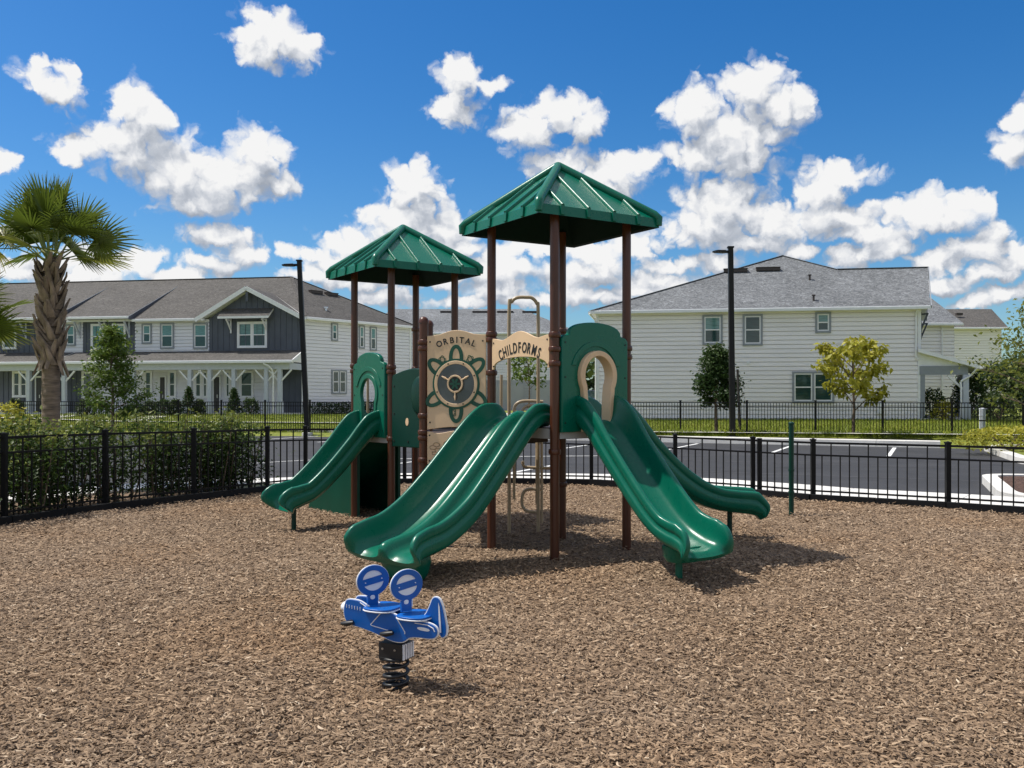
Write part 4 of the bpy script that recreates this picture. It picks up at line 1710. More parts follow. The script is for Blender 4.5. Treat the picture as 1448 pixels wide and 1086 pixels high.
body = [(-.34, .50), (-.325, .585), (-.30, .60), (-.23, .598), (-.19, .575), (-.15, .545), (-.09, .535), (-.06, .535),
        (0.0, .53), (.05, .505), (.10, .495), (.16, .495), (.24, .49), (.285, .47), (.30, .43), (.285, .385), (.25, .37),
        (.16, .372), (.11, .36), (.085, .33), (.06, .315), (.0, .315), (-.05, .335), (-.13, .365), (-.22, .39), (-.29, .40), (-.325, .43)]
body = chaikin(body, 2)


def grow(pts, d_):
    c_ = (sum(p[0] for p in pts) / len(pts), sum(p[1] for p in pts) / len(pts))
    n = len(pts)
    o2 = []
    area = sum(pts[i][0] * pts[(i + 1) % n][1] - pts[(i + 1) % n][0] * pts[i][1] for i in range(n))
    sg = 1 if area > 0 else -1
    for i, p in enumerate(pts):
        a, b_ = pts[i - 1], pts[(i + 1) % n]
        tx, ty = b_[0] - a[0], b_[1] - a[1]
        l = math.hypot(tx, ty) or 1
        o2.append((p[0] + sg * ty / l * d_, p[1] - sg * tx / l * d_))
    return o2


for push in (-.055, .055):
    s_ = 1 if push > 0 else -1
    mb = MB()
    mb.mesh(plate([grow(body, .004)], .010, .002), rfr(push))
    core = mb.build('side_plate', 'white_plastic', sr, 50)
    mb = MB()
    mb.mesh(plate([grow(body, -.003)], .006, .001), rfr(push + s_ * .0082))
    mb.mesh(plate([grow(body, -.003)], .006, .001), rfr(push - s_ * .0082))
    mb.build('blue_face', 'blue', core, 50)
# white engraved lines on the near face
mb = MB()


def line(pts, r_=.0028, push=.0672):
    o2, u2, w2, n2 = rfr(push)
    mb.tube([o2 + u2 * x + w2 * z for x, z in pts], r_, 6)


line([(-.075, .525), (-.145, .425), (-.14, .418), (-.02, .395)], .0032)
line([(.03, .50), (.085, .40), (.085, .385)], .0032)
mb.build('white_outline', 'white_plastic', core)
mb = MB()
line([(-.22, .584), (-.185, .562), (-.15, .535), (-.08, .524)], .0034)
line([(.15, .478), (.235, .474), (.27, .455), (.28, .43)], .0034)
for i in range(6):
    line([(-.315 + .019 * i, .558 - .002 * i), (-.314 + .019 * i, .532 - .002 * i)], .0022)
o2, u2, w2, n2 = rfr(.0672)
mb.build('white_markings', 'white_plastic', core)
mb = MB()
mb.mesh(plate([chaikin([(.165, .455), (.245, .45), (.25, .425), (.17, .43)], 2)], .004), rfr(.0672))
mb.build('white_badge', 'white_plastic', core)
# nose
mb = MB()
mb.rings([[rb + ax * (x + .0) + sd_ * (.05 * math.cos(a) * k_) + V(0, 0, .52 + .045 * math.sin(a) * k_) for a in [2 * PI * j / 16 for j in range(16)]] for x, k_ in ((-.315, 1), (-.35, 1.0), (-.375, .8), (-.385, .3))])
mb.build('nose_cone', 'white_plastic', sr, 50)
# seats
for x in (-.10, .125):
    mb = MB()
    z = .553 if x < 0 else .522
    seat = chaikin([(-.085, -.115), (.085, -.115), (.10, 0), (.085, .115), (-.085, .115), (-.09, 0)], 2)
    mb.mesh(plate([seat], .014, .004), (rb + ax * x + V(0, 0, z), ax, sd_, UP))
    st_ = mb.build('seat', 'blue', sr, 50)
    mb = MB()
    mb.mesh(plate([grow(seat, .004)], .010, .003), (rb + ax * x + V(0, 0, z - .0135), ax, sd_, UP))
    mb.build('seat_edge', 'white_plastic', st_, 50)
# round shields on stems, across the body
bd = V(.80, .60, 0)
nb = V(.60, -.80, 0)
for x, zc in ((-.175, .748), (.055, .740)):
    fr_ = (rb + ax * x + V(0, 0, 0), bd, UP, nb)
    mb = MB()
    disc = ell(0, zc, .106, .118, 40)
    mb.mesh(plate([grow(disc, .003)], .008, .002), (fr_[0] - nb * .0, *fr_[1:]))
    d_ = mb.build('round_shield', 'white_plastic', sr, 50)
    mb = MB()
    up_, dn_ = [], []
    for sgn in (1, -1):
        pts = []
        for i in range(15):
            a = R(18) + (PI - R(36)) * i / 14
            pts.append((.072 * math.cos(a), zc + sgn * .081 * math.sin(a)))
        (up_ if sgn > 0 else dn_).extend(pts)
    rt = R(12)
    def spin(pp):
        return [(x_ * math.cos(rt) - (z_ - zc) * math.sin(rt), zc + x_ * math.sin(rt) + (z_ - zc) * math.cos(rt)) for x_, z_ in pp]
    for sg in (1, -1):
        mb.mesh(plate([disc, spin(up_), spin(dn_)], .005, .001), (fr_[0] + nb * .0068 * sg, *fr_[1:]))
    mb.build('shield_ring', 'blue', d_, 50)
    mb = MB()
    for q in (-.055, .055):
        c_ = fr_[0] + bd * q + V(0, 0, zc + q * .21) + nb * .009
        mb.tube([c_, c_ + nb * .005], .004, 8)
    mb.build('shield_bolts', 'white_plastic', d_, 40)
    mb = MB()
    z0 = zc - .20
    mb.mesh(plate([[(-.032, z0), (.032, z0), (.032, zc - .09), (-.032, zc - .09)]], .020, .003), (fr_[0] - nb * .003, *fr_[1:]))
    s2 = mb.build('stem', 'blue', d_, 50)
    mb = MB()
    mb.mesh(plate([chaikin([(-.020, zc - .145), (.008, zc - .145), (.008, zc - .113), (-.020, zc - .113)], 2)], .006, .001), (fr_[0] + nb * .009, *fr_[1:]))
    mb.mesh(plate([[(.033, z0 + .03), (.039, z0 + .03), (.039, zc - .1), (.033, zc - .1)]], .022), (fr_[0] - nb * .003, *fr_[1:]))
    mb.build('stem_badge', 'white_plastic', d_, 50)
# tail fin
mb = MB()
fin = chaikin([(.15, .49), (.185, .525), (.215, .60), (.235, .672), (.275, .67), (.295, .62), (.318, .50), (.325, .41), (.31, .375), (.285, .372), (.27, .45)], 2)
mb.mesh(plate([grow(fin, .004)], .012, .002), rfr(0.0))
tf = mb.build('tail_fin', 'white_plastic', sr, 50)
mb = MB()
for s_ in (1, -1):
    mb.mesh(plate([grow(fin, -.003)], .006, .001), rfr(s_ * .0092))
mb.build('blue_face', 'blue', tf, 50)
mb = MB()
mb.mesh(plate([[(.274, .635), (.282, .60), (.290, .47), (.292, .41), (.284, .41), (.277, .50)]], .004), rfr(.0132))
mb.build('fin_stripe', 'white_plastic', tf)
# foot pegs and handles
for x, z, s_ in ((-.28, .425, 1), (-.01, .385, 1), (-.01, .385, -1), (-.28, .425, -1)):
    mb = MB()
    a = rb + ax * x + V(0, 0, z)
    mb.tube([a + sd_ * s_ * .05, a + sd_ * s_ * .08, a + sd_ * s_ * .11], [.017, .02, .022], 12)
    mb.tube([a + sd_ * s_ * .105 + ax * -.040 + V(0, 0, -.008), a + sd_ * s_ * .115, a + sd_ * s_ * .105 + ax * .040 + V(0, 0, .012)], [.014, .022, .014], 12)
    mb.build('foot_peg', 'black_rubber', sr, 60)

# bring the rider to the height and length it has in the photo
def refit(o_, rel):
    if o_.type == 'MESH' and not o_.name.startswith(('coil', 'base_plate')):
        mount = o_.name.startswith(('spring_mount', 'mount'))
        for v in o_.data.vertices:
            a, b2, z = v.co.dot(ax), v.co.dot(sd_), v.co.z
            a, b2 = (a, b2) if mount else (a * .96 + .014, b2 * .9)
            z = z * .857 if z < .315 else .27 + (z - .315) * .712
            v.co = ax * a + sd_ * b2 + UP * z
    for ch in o_.children:
        refit(ch, rel)


refit(sr, None)

# ---------------------------------------------------------------- house parts
def lap_wall(name, a, b_, z0, z1, mat, parent, lap=0.205, d=0.026, gap=0.026):
    "lap siding from a to b_ (outward is to the right of a->b_); each course overhangs the one below"
    a, b_ = V(a.x, a.y, 0), V(b_.x, b_.y, 0)
    u = (b_ - a).normalized()
    n = u.cross(UP)
    mb_ = MB()
    k = max(1, round((z1 - z0) / lap))
    lp = (z1 - z0) / k
    for i in range(k):
        zb, zt_ = z0 + i * lp + gap, z0 + (i + 1) * lp
        mb_.add([a + n * d + UP * zb, b_ + n * d + UP * zb, b_ + n * .004 + UP * zt_, a + n * .004 + UP * zt_], [(0, 1, 2, 3)])
        # the open joint under each board
        mb_.add([a - n * .05 + UP * zb, b_ - n * .05 + UP * zb, b_ + n * d + UP * zb, a + n * d + UP * zb], [(0, 1, 2, 3)])
        mb_.add([a - n * .05 + UP * (zb - gap), b_ - n * .05 + UP * (zb - gap), b_ - n * .05 + UP * zb, a - n * .05 + UP * zb], [(0, 1, 2, 3)])
        mb_.add([a + n * .004 + UP * (zb - gap), b_ + n * .004 + UP * (zb - gap), b_ - n * .05 + UP * (zb - gap), a - n * .05 + UP * (zb - gap)], [(0, 1, 2, 3)])
    for e_ in (a, b_):
        mb_.add([e_ + UP * z0, e_ + n * d + UP * z0, e_ + n * .004 + UP * z1, e_ + UP * z1], [(0, 1, 2, 3)])
    mb_.add([a - n * .1 + UP * z0, b_ - n * .1 + UP * z0, b_ - n * .1 + UP * z1, a - n * .1 + UP * z1], [(3, 2, 1, 0)])
    return mb_.build(name, mat, parent)


class Face:
    "a wall plane: P origin at ground level, u along, n outward"
    def __init__(s, a, b_, z):
        s.a, s.b = V(a[0], a[1], 0), V(b_[0], b_[1], 0)
        s.u = (s.b - s.a).normalized()
        s.n = s.u.cross(UP)
        s.L = (s.b - s.a).length
        s.z = z

    def p(s, x, z, out=0.0):
        return s.a + s.u * x + s.n * out + UP * (s.z + z)

    def at(s, px_):
        "distance along the wall that the photo shows in pixel column px_"
        k = (px_ - 724) / F
        # a.x + u.x t = k (a.y + u.y t)
        return (k * s.a.y - s.a.x) / (s.u.x - k * s.u.y)

    def zat(s, x, y):
        q = s.p(x, 0)
        return H - (y - YH) / F * q.y - s.z


def rect(mb_, fc, x0, x1, z0, z1, o0, o1, mi=0):
    mb_.hexa([fc.p(x0, z0, o0), fc.p(x1, z0, o0), fc.p(x1, z0, o1), fc.p(x0, z0, o1), fc.p(x0, z1, o0), fc.p(x1, z1, o0), fc.p(x1, z1, o1), fc.p(x0, z1, o1)], mi)


def window(parent, fc, x0, x1, z0, z1, lights=1, casing='casing', cw=0.09, out=0.03, pane_split=.5, dark=False):
    mb_ = MB()
    rect(mb_, fc, x0 - cw, x0, z0 - cw, z1 + cw, out - .02, out + .045)
    rect(mb_, fc, x1, x1 + cw, z0 - cw, z1 + cw, out - .02, out + .045)
    rect(mb_, fc, x0, x1, z1, z1 + cw, out - .02, out + .048)
    rect(mb_, fc, x0 - .03, x1 + .03, z0 - cw, z0, out - .02, out + .06)
    if lights == 2:
        m_ = (x0 + x1) / 2
        rect(mb_, fc, m_ - cw * .5, m_ + cw * .5, z0, z1, out - .02, out + .045)
    w_ = mb_.build('window', casing, parent)
    sm, pm = MB(), MB()
    spans = [(x0, x1)] if lights == 1 else [(x0, (x0 + x1) / 2 - cw * .5), ((x0 + x1) / 2 + cw * .5, x1)]
    f_ = 0.055
    zm = z0 + (z1 - z0) * pane_split
    for a, b_ in spans:
        rect(sm, fc, a, a + f_, z0, z1, out - .015, out + .03)
        rect(sm, fc, b_ - f_, b_, z0, z1, out - .015, out + .03)
        for zz in (z0 + f_ / 2, zm, z1 - f_ / 2):
            rect(sm, fc, a + f_, b_ - f_, zz - f_ / 2, zz + f_ / 2, out - .015, out + .028)
        pm.add([fc.p(a, z0, out + .004), fc.p(b_, z0, out + .004), fc.p(b_, zm, out + .004), fc.p(a, zm, out + .004)], [(0, 1, 2, 3)], 1)
        pm.add([fc.p(a, zm, out + .008), fc.p(b_, zm, out + .008), fc.p(b_, z1, out + .008), fc.p(a, z1, out + .008)], [(0, 1, 2, 3)], 1 if dark else 0)
    sm.build('sash', 'trim', w_)
    pm.build('pane', ['glass_blind', 'glass_dark'], w_)
    return w_


def pwin(parent, fc, px0, px1, py0, py1, **kw):
    "window by the pixel box of its glazing"
    x0, x1 = fc.at(px0), fc.at(px1)
    if x0 > x1:
        x0, x1 = x1, x0
    xm = (x0 + x1) / 2
    return window(parent, fc, x0, x1, fc.zat(xm, py1), fc.zat(xm, py0), **kw)


def batten_wall(name, fc, poly, parent, spacing=.40, t=.03):
    "board and batten on wall polygon [(x, z)], convex"
    mb_ = MB()
    n = len(poly)
    mb_.add([fc.p(x, z, .008) for x, z in poly], [list(range(n))])
    xs_ = [p[0] for p in poly]
    x = min(xs_) + spacing * .6
    while x < max(xs_) - .05:
        zz = []
        for i in range(n):
            (xa, za), (xb, zb_) = poly[i], poly[(i + 1) % n]
            if (xa - x) * (xb - x) < 0:
                zz.append(za + (zb_ - za) * (x - xa) / (xb - xa))
        if len(zz) >= 2:
            rect(mb_, fc, x - .028, x + .028, min(zz), max(zz), .008, .008 + t)
        x += spacing
    return mb_.build(name, 'batten', parent)


def gutter(parent, pts, name='gutter', r_=.06):
    mb_ = MB()
    for i in range(len(pts) - 1):
        mb_.bar(pts[i], pts[i + 1], .11, .12)
    return mb_.build(name, 'trim', parent)


def downspout(parent, pts):
    mb_ = MB()
    mb_.tube(smooth_path(pts, 24), .045, 8)
    return mb_.build('downspout', 'trim', parent, 50)


def bracket(mb_, p, out, drop, n, u, t=.07):
    "a raking timber from the post at p up and out"
    a = p - UP * drop
    b_ = p + n * out
    mid = a.lerp(b_, .5) - UP * 0.06 + n * .03
    mb_.bar(a, b_, t, t)


def roof_hit(x, y, a, b_, c_):
    'where the sight line to photo pixel x, y meets the roof plane a b_ c_'
    n = (b_ - a).cross(c_ - a)
    d_ = V((x - 724) / F, 1, (YH - y) / F)
    o_ = V(0, 0, H)
    return o_ + d_ * ((a - o_).dot(n) / d_.dot(n))


def roof_vent(parent, c, u, l=.9):
    mb_ = MB()
    mb_.box(c, (l, .28, .16), u)
    mb_.box(c + UP * .09, (l * 1.03, .34, .03), u)
    mb_.build('roof_vent', 'vent', parent)


# ---------------------------------------------------------------- right house: pale lap siding under a grey roof
ZB = 0.60
A2, B2 = Vector((4.10, 44.0)), Vector((18.43, 41.6))
rh = thing('house', 'pale two-storey house with a grey shingle roof and a porch at its right end', 'house', (A2.x, A2.y, ZB))
fr_h = Face(A2, B2, ZB)
EV = 5.73 - ZB
lap_wall('wall', A2, B2, ZB - .0, 5.66, 'siding_cream', rh)
mb = MB(); rect(mb, fr_h, -.02, fr_h.L + .02, -.5, .0, -.1, .02); mb.build('foundation', 'kerb', rh)
LN = Vector((-fr_h.n.x, -fr_h.n.y))                  # into the house
SK = .26
LNS = LN + Vector((fr_h.u.x, fr_h.u.y)) * SK
Bk, Ak = B2 + LNS * 10.6, A2 + LN * 10.6
lap_wall('wall', Ak, A2, ZB, 5.66, 'siding_cream', rh)
# corner boards
for x in (0.0, fr_h.L):
    mb = MB()
    rect(mb, fr_h, x - .07, x + .07, 0, EV - .05, .0, .045)
    mb.build('corner_board', 'trim', rh)
for (a, b_, c_, d_) in ((996, 1019, 448, 485), (1053, 1075.5, 447, 486)):
    pwin(rh, fr_h, a, b_, c_, d_, dark=(a > 1050))
pwin(rh, fr_h, 1155.5, 1172, 444, 468)
pwin(rh, fr_h, 1123, 1176.5, 528, 567, lights=2, dark=True)
mb = MB()
q = fr_h.at(1058)
rect(mb, fr_h, q - .06, q + .06, 2.55, 2.68, .02, .08)
mb.build('wall_fitting', 'trim', rh)
mb = MB()
q = fr_h.at(1245)
rect(mb, fr_h, q - .12, q + .1, .25, .75, .02, .14)
mb.build('wall_fitting', 'trim', rh)


def hl(x, d_, z):
    "house frame: x along the front wall, d into the house"
    p = A2 + Vector((fr_h.u.x, fr_h.u.y)) * x + LN * d_
    return V(p.x, p.y, z)


L_, oh = fr_h.L, .32
pit = .60
ze = 5.73
za = lambda d_: ze + pit * (d_ + oh)
apx, apd = 9.15, 5.0
rr_d, jx = 3.35, 11.55
f_l, f_r = hl(-oh, -oh, ze), hl(L_ + .38, -oh, ze)
apex, J, RR = hl(apx, apd, za(apd)), hl(jx, rr_d, za(rr_d)), hl(L_ + .38 + SK * rr_d, rr_d, za(rr_d))
bk_l, bk_m = hl(-oh, 2 * apd + oh, ze), hl(jx + 4, 2 * apd + oh, ze)
mb = MB()
mb.slab([f_l, f_r, RR, J, apex], .12)
mb.slab([bk_l, f_l, apex], .12)
mb.slab([hl(L_ + .38 + 2 * SK * rr_d, 2 * rr_d + oh, ze), hl(jx - 1, 2 * rr_d + oh, ze), J, RR], .12)
mb.slab([apex, J, hl(jx + 4.5, 2 * apd + oh, ze)], .12)
mb.slab([hl(jx + 4.5, 2 * apd + oh, ze), bk_l, apex], .12)
rf = mb.build('roof', ['shingle_grey', 'trim'], rh)
mb = MB()
for a, b_ in ((f_l, apex), (apex, J), (J, RR)):
    mb.bar(a + UP * .004, b_ + UP * .004, .20, .03)
mb.build('ridge_cap', 'shingle_grey', rf)
gutter(rf, [hl(-oh, -oh - .05, ze - .10), hl(L_ + .38, -oh - .05, ze - .10)])
gutter(rf, [hl(-oh - .05, -oh, ze - .10), hl(-oh - .05, 9, ze - .10)])
mb = MB()
mb.slab([hl(-oh, -oh, ze - .13), hl(L_ + .3, -oh, ze - .13), hl(L_ + .3, .02, ze - .13), hl(-oh, .02, ze - .13)], .03, 0, 0)
mb.build('soffit', 'trim', rf)
for x, y in ((1040, 384.5), (1086, 382.5)):
    roof_vent(rf, roof_hit(x, y, f_l, f_r, apex) + UP * .06, fr_h.u, 1.15)
mb = MB()
for x, y in ((1145, 396), (1150.5, 425)):
    c_ = roof_hit(x, y, f_l, f_r, apex)
    mb.tube([c_ - UP * .1, c_ + UP * .22], .05, 8)
    mb.tube([c_ + UP * .22, c_ + UP * .27], .09, 8)
mb.build('vent_pipe', 'vent', rf, 40)
downspout(rh, [fr_h.p(L_ - .16, EV - .15, .3), fr_h.p(L_ - .16, EV - .45, .10), fr_h.p(L_ - .16, EV - 1.2, .09), fr_h.p(L_ - .16, EV - 2.2, .09), fr_h.p(L_ - .06, EV - 2.42, .12)])
downspout(rh, [hl(-oh - .05, -oh - .0, ze - .15), hl(-.1, -.08, ze - .5), hl(-.08, -.08, ze - 1.4), hl(-.08, -.08, ZB + .1)])
# the end facade facing right: dark board and batten, gable, windows
fe_h = Face(B2, B2 + LNS * 10.6, ZB)
gk = LNS.length
gb = 2 * rr_d * gk
batten_wall('end_wall', fe_h, [(0, 0), (gb, 0), (gb, EV - .05), (rr_d * gk, za(rr_d) - ZB - .18), (0, EV - .05)], rh)
lap_wall('wall', B2 + LNS * 2 * rr_d, B2 + LNS * 10.6, ZB, 5.6, 'siding_cream', rh)
for x in (1.1, 4.4):
    window(rh, fe_h, x, x + 1.0, 3.2, 4.7)
mb = MB()
pa, pb, pc = hl(L_ + .42, -oh - .02, ze - .06), hl(L_ + .42 + SK * rr_d, rr_d, za(rr_d) - .04), hl(L_ + .42 + 2 * SK * rr_d, 2 * rr_d + oh, ze - .06)
mb.bar(pa, pb, .04, .14)
mb.bar(pb, pc, .04, .14)
mb.build('barge_board', 'casing', rf)
for d_ in (.25, rr_d * 2 - .3):
    mb = MB()
    for k_ in (0,):
        p = fe_h.p(d_, EV - .35, .04)
        mb.bar(p - UP * .75, p + fe_h.n * .32 + UP * .05, .08, .08)
        mb.bar(p, p + fe_h.n * .32 + UP * .02, .08, .08)
        mb.bar(p - UP * .8, p + UP * .1, .09, .09)
    mb.build('eave_bracket', 'batten', rh)

# porch along that end
pw_ = 2.05
zpi, zpo = 3.80, 3.12
def pp(o_, d_, z):
    return V(B2.x, B2.y, 0) + fr_h.u * o_ + V(LNS.x, LNS.y, 0) * d_ + UP * z
mb = MB()
mb.slab([pp(-.05, -.35, zpi), pp(pw_ + .55, -.35, zpo - .10), pp(pw_ + .55, 8.4, zpo - .10), pp(-.05, 8.4, zpi)], .16)
pr = mb.build('porch_roof', ['shingle_grey', 'trim'], rh)
gutter(pr, [pp(pw_ + .60, -.4, zpo - .17), pp(pw_ + .60, 8.4, zpo - .17)])
mb = MB()
mb.add([pp(.05, -.02, zpo - .10), pp(pw_, -.02, zpo - .10), pp(.05, -.02, zpi - .17)], [(0, 1, 2)])
mb.bar(pp(0, -.06, zpi - .10), pp(pw_ + .5, -.06, zpo - .16), .06, .16)
mb.build('porch_gable', 'trim', pr)
mb = MB()
mb.bar(pp(0, 0, zpo - .30), pp(pw_, 0, zpo - .30), .14, .40)
mb.bar(pp(pw_ - .1, 0, zpo - .30), pp(pw_ - .1, 8.2, zpo - .30), .16, .40)
mb.build('porch_beam', 'casing', rh)
for d_ in (.02, 4.0, 8.1):
    mb = MB()
    mb.box(pp(pw_ - .1, d_, (ZB + zpo - .5) / 2), (.24, .24, zpo - .5 - ZB), fr_h.u)
    mb.box(pp(pw_ - .1, d_, ZB + .35), (.36, .36, .7), fr_h.u)
    mb.build('porch_post', 'post_paint', rh)
mb = MB()
mb.bar(pp(pw_ - .85, 0, zpo - .52), pp(pw_ - .2, 0, zpo - 1.15), .09, .09)
mb.bar(pp(pw_ - .1, .7, zpo - .52), pp(pw_ - .1, .1, zpo - 1.15), .09, .09)
mb.build('porch_brace', 'trim', rh)
mb = MB()
mb.box(pp(.12, .05, (ZB + zpo - .5) / 2), (.2, .2, zpo - .5 - ZB), fr_h.u)
mb.build('porch_post', 'casing', rh)
downspout(rh, [pp(pw_ + .4, -.32, zpo - .2), pp(pw_ + .1, -.16, zpo - .55), pp(pw_ - .28, -.16, zpo - .8), pp(pw_ - .28, -.16, ZB + 1.4), pp(pw_ - .28, -.16, ZB + .1)])
mb = MB()
mb.slab([pp(0, -.1, ZB + .06), pp(pw_ + .1, -.1, ZB + .06), pp(pw_ + .1, 8.3, ZB + .06), pp(0, 8.3, ZB + .06)], .4, 0, 0)
mb.build('porch_floor', 'concrete', rh)
mb = MB()
for z in (ZB + .95, ZB + .2):
    mb.bar(pp(.3, 8.1, z), pp(pw_ - .2, 8.1, z), .05, .05)
for i in range(18):
    mb.bar(pp(.4 + i * .125, 8.1, ZB + .2), pp(.4 + i * .125, 8.1, ZB + .95), .025, .025)
mb.build('porch_railing', 'fence', rh)
mb = MB()
rect(mb, fe_h, 1.2, 2.15, .1, 2.2, .02, .07)
mb.build('door', 'door', rh)

# next house units behind it, on the right
def simple_house(label, px_l, px_r, Zf, yr, ye, depth, roofm, wallm, side='none', base=ZB, ang=0.0, ridge_px=None, low=None):
    a = Vector((((px_l - 724) / F) * Zf, Zf)); b_ = Vector((((px_r - 724) / F) * Zf, Zf + ang))
    t_ = thing('house', label, 'house', (a.x, a.y, base))
    fc = Face(a, b_, base)
    zev = H + (YH - ye) / F * Zf
    n2 = Vector((-fc.n.x, -fc.n.y))
    zr = H + (YH - yr) / F * (Zf + depth / 2)
    if low:
        lap_wall('wall', a, b_, base + low, zev - .05, wallm, t_)
        lap_wall('lower_wall', a, b_, base, base + low, 'siding_grey', t_)
    else:
        lap_wall('wall', a, b_, base, zev - .05, wallm, t_)
    c2, d2 = b_ + n2 * depth, a + n2 * depth
    lap_wall('wall', b_, c2, base, zev - .05, wallm, t_)
    lap_wall('wall', d2, a, base, zev - .05, wallm, t_)
    def q(x, d_, z):
        p = a + Vector((fc.u.x, fc.u.y)) * x + n2 * d_
        return V(p.x, p.y, z)
    mb_ = MB()
    o_ = .35
    l2 = fc.L
    if side == 'hip':
        r0, r1 = ridge_px
        x0, x1 = fc.at(r0) if r0 else -o_, l2 - depth * .5 if r1 is None else None
        if x1 is None:
            k = (r1 - 724) / F
            x1 = (k * (Zf + depth / 2) - a.x) / (fc.u.x)
        mb_.slab([q(-o_, -o_, zev), q(l2 + o_, -o_, zev), q(x1, depth / 2, zr), q(x0, depth / 2, zr)], .14)
        mb_.slab([q(l2 + o_, -o_, zev), q(l2 + o_, depth + o_, zev), q(x1, depth / 2, zr)], .14)
        mb_.slab([q(l2 + o_, depth + o_, zev), q(-o_, depth + o_, zev), q(x0, depth / 2, zr), q(x1, depth / 2, zr)], .14)
    else:
        mb_.slab([q(-o_, -o_, zev), q(l2 + o_, -o_, zev), q(l2 + o_, depth / 2, zr), q(-o_, depth / 2, zr)], .14)
        mb_.slab([q(l2 + o_, depth + o_, zev), q(-o_, depth + o_, zev), q(-o_, depth / 2, zr), q(l2 + o_, depth / 2, zr)], .14)
        m3 = MB()
        for x in (0.02, l2 - .02):
            m3.add([q(x, 0, zev - .06), q(x, depth, zev - .06), q(x, depth / 2, zr - .12)], [(0, 1, 2)])
        m3.build('gable_wall', 'batten' if side == 'dark' else wallm, t_)
    r_ = mb_.build('roof', [roofm, 'trim'], t_)
    gutter(r_, [q(-o_, -o_ - .05, zev - .1), q(l2 + o_, -o_ - .05, zev - .1)])
    return t_, fc, q, r_, zev


t_, fc, q_, r_, zev = simple_house('grey-roofed townhouse end showing just past the right house porch', 1296, 1349, 54, 421, 457, 7.5, 'shingle_grey', 'siding_cream', 'dark')
downspout(t_, [fc.p(fc.at(1331), zev - ZB - .2, .12), fc.p(fc.at(1331), 3.6, .12), fc.p(fc.at(1331), 1.8, .12), fc.p(fc.at(1331), .1, .12)])
fz = Face(fc.b, fc.b + Vector((-fc.n.x, -fc.n.y, 0)) * 7.5, ZB)
batten_wall('end_wall', fz, [(0, 0), (7.5, 0), (7.5, zev - ZB - .1), (0, zev - ZB - .1)], t_)
window(t_, fz, 1.2, 2.4, 3.4, 4.9)
t_, fc, q_, r_, zev = simple_house('distant pale house with a brown roof at the far right', 1322, 1416, 74, 437, 463, 9, 'shingle_brown', 'siding_cream', 'hip', ridge_px=(None, 1402))
roof_vent(r_, q_(fc.at(1375), 2.2, zev + 1.25), fc.u, .5)
t_, fc, q_, r_, zev = simple_house('grey-roofed pale house far behind the playground towers', 520, 812, 70, 437, 470, 11, 'shingle_grey', 'siding', 'hip', ridge_px=(540, 737), low=2.3)
for x in (625, 672, 708, 745):
    roof_vent(r_, q_(fc.at(x) * 1.03, 4.6, zev + 1.95), fc.u, 1.3)
pwin(t_, fc, 612, 628, 482, 515)
for i in range(3):
    mb = MB()
    rect(mb, fc, fc.at(640) + i * 3.0, fc.at(640) + i * 3.0 + 2.4, .0, 2.0, .02, .06)
    mb.build('garage_door', 'siding_grey', t_)

# ---------------------------------------------------------------- left row house
ZL = 0.62
CL = Vector((-12.30, 54.0))
UL = Vector((-0.986, 0.168)).normalized()
EL_ = Vector((-6.76, 61.0))
LB = CL + UL * 30
lh = thing('row_house', 'long two-storey row house with brown roof, dark gable and white porch', 'house', (CL.x, CL.y, ZL))
fl = Face(LB, CL, ZL)                                 # front, left to right
NI = Vector((-fl.n.x, -fl.n.y))
ZE = 6.33
EVL = ZE - ZL
X = fl.at
# side wall
fs_ = Face(CL, EL_, ZL)
lap_wall('side_wall', CL, EL_, ZL, ZE - .08, 'siding', lh)
mb = MB(); rect(mb, fs_, -.02, fs_.L + .02, -.5, 0, -.1, .02); mb.build('foundation', 'kerb', lh)
lap_wall('wall', EL_, EL_ + NI * 6, ZL, ZE - .08, 'siding', lh)
for x0, x1 in ((-.08, .09), (fs_.L - .09, fs_.L + .05)):
    mb = MB()
    rect(mb, fs_, x0, x1, 0, EVL - .05, .0, .05)
    mb.build('corner_board', 'trim', lh)
pwin(lh, fs_, 469.5, 475.5, 459, 480)
pwin(lh, fs_, 508.5, 513.5, 462, 491)
pwin(lh, fs_, 524, 530.5, 464, 494)
pwin(lh, fs_, 470, 488, 525, 555, lights=2, dark=True)
# front: upper floor
zup = fl.zat(X(250), 498)                            # where the porch roof meets the wall
lap_wall('upper_wall', fl.p(X(191), 0), fl.p(X(296), 0), ZL + zup - .1, ZE - .05, 'siding', lh)
lap_wall('upper_wall', fl.p(X(84), 0), fl.p(X(117.5), 0), ZL + zup - .1, ZE - .05, 'siding', lh)
gx0, gx1, gxa = X(295), fl.L, X(353)
gzt = fl.zat(gxa, 408)
gz0 = EVL - .02
batten_wall('gable_wall', fl, [(gx0, zup - .2), (gx1 - .02, zup - .2), (gx1 - .02, gz0), (gxa, gzt - .15), (gx0, gz0)], lh, .36)
batten_wall('upper_wall', fl, [(X(117), zup - .2), (X(192), zup - .2), (X(192), EVL), (X(117), EVL)], lh, .36)
batten_wall('upper_wall', fl, [(0, zup - .2), (X(85), zup - .2), (X(85), EVL), (0, EVL)], lh, .36)
pwin(lh, fl, 203, 213, 460, 484)
pwin(lh, fl, 229, 244.5, 459, 491)
pwin(lh, fl, 275.5, 292, 459, 491)
pwin(lh, fl, 338, 376, 457, 490, lights=2, casing='trim')
pwin(lh, fl, 131, 146, 460, 492, casing='trim')
pwin(lh, fl, 161, 176.5, 460, 492, casing='trim')
pwin(lh, fl, 95.5, 105.5, 461, 487)
pwin(lh, fl, 6, 22, 462, 492, casing='trim')
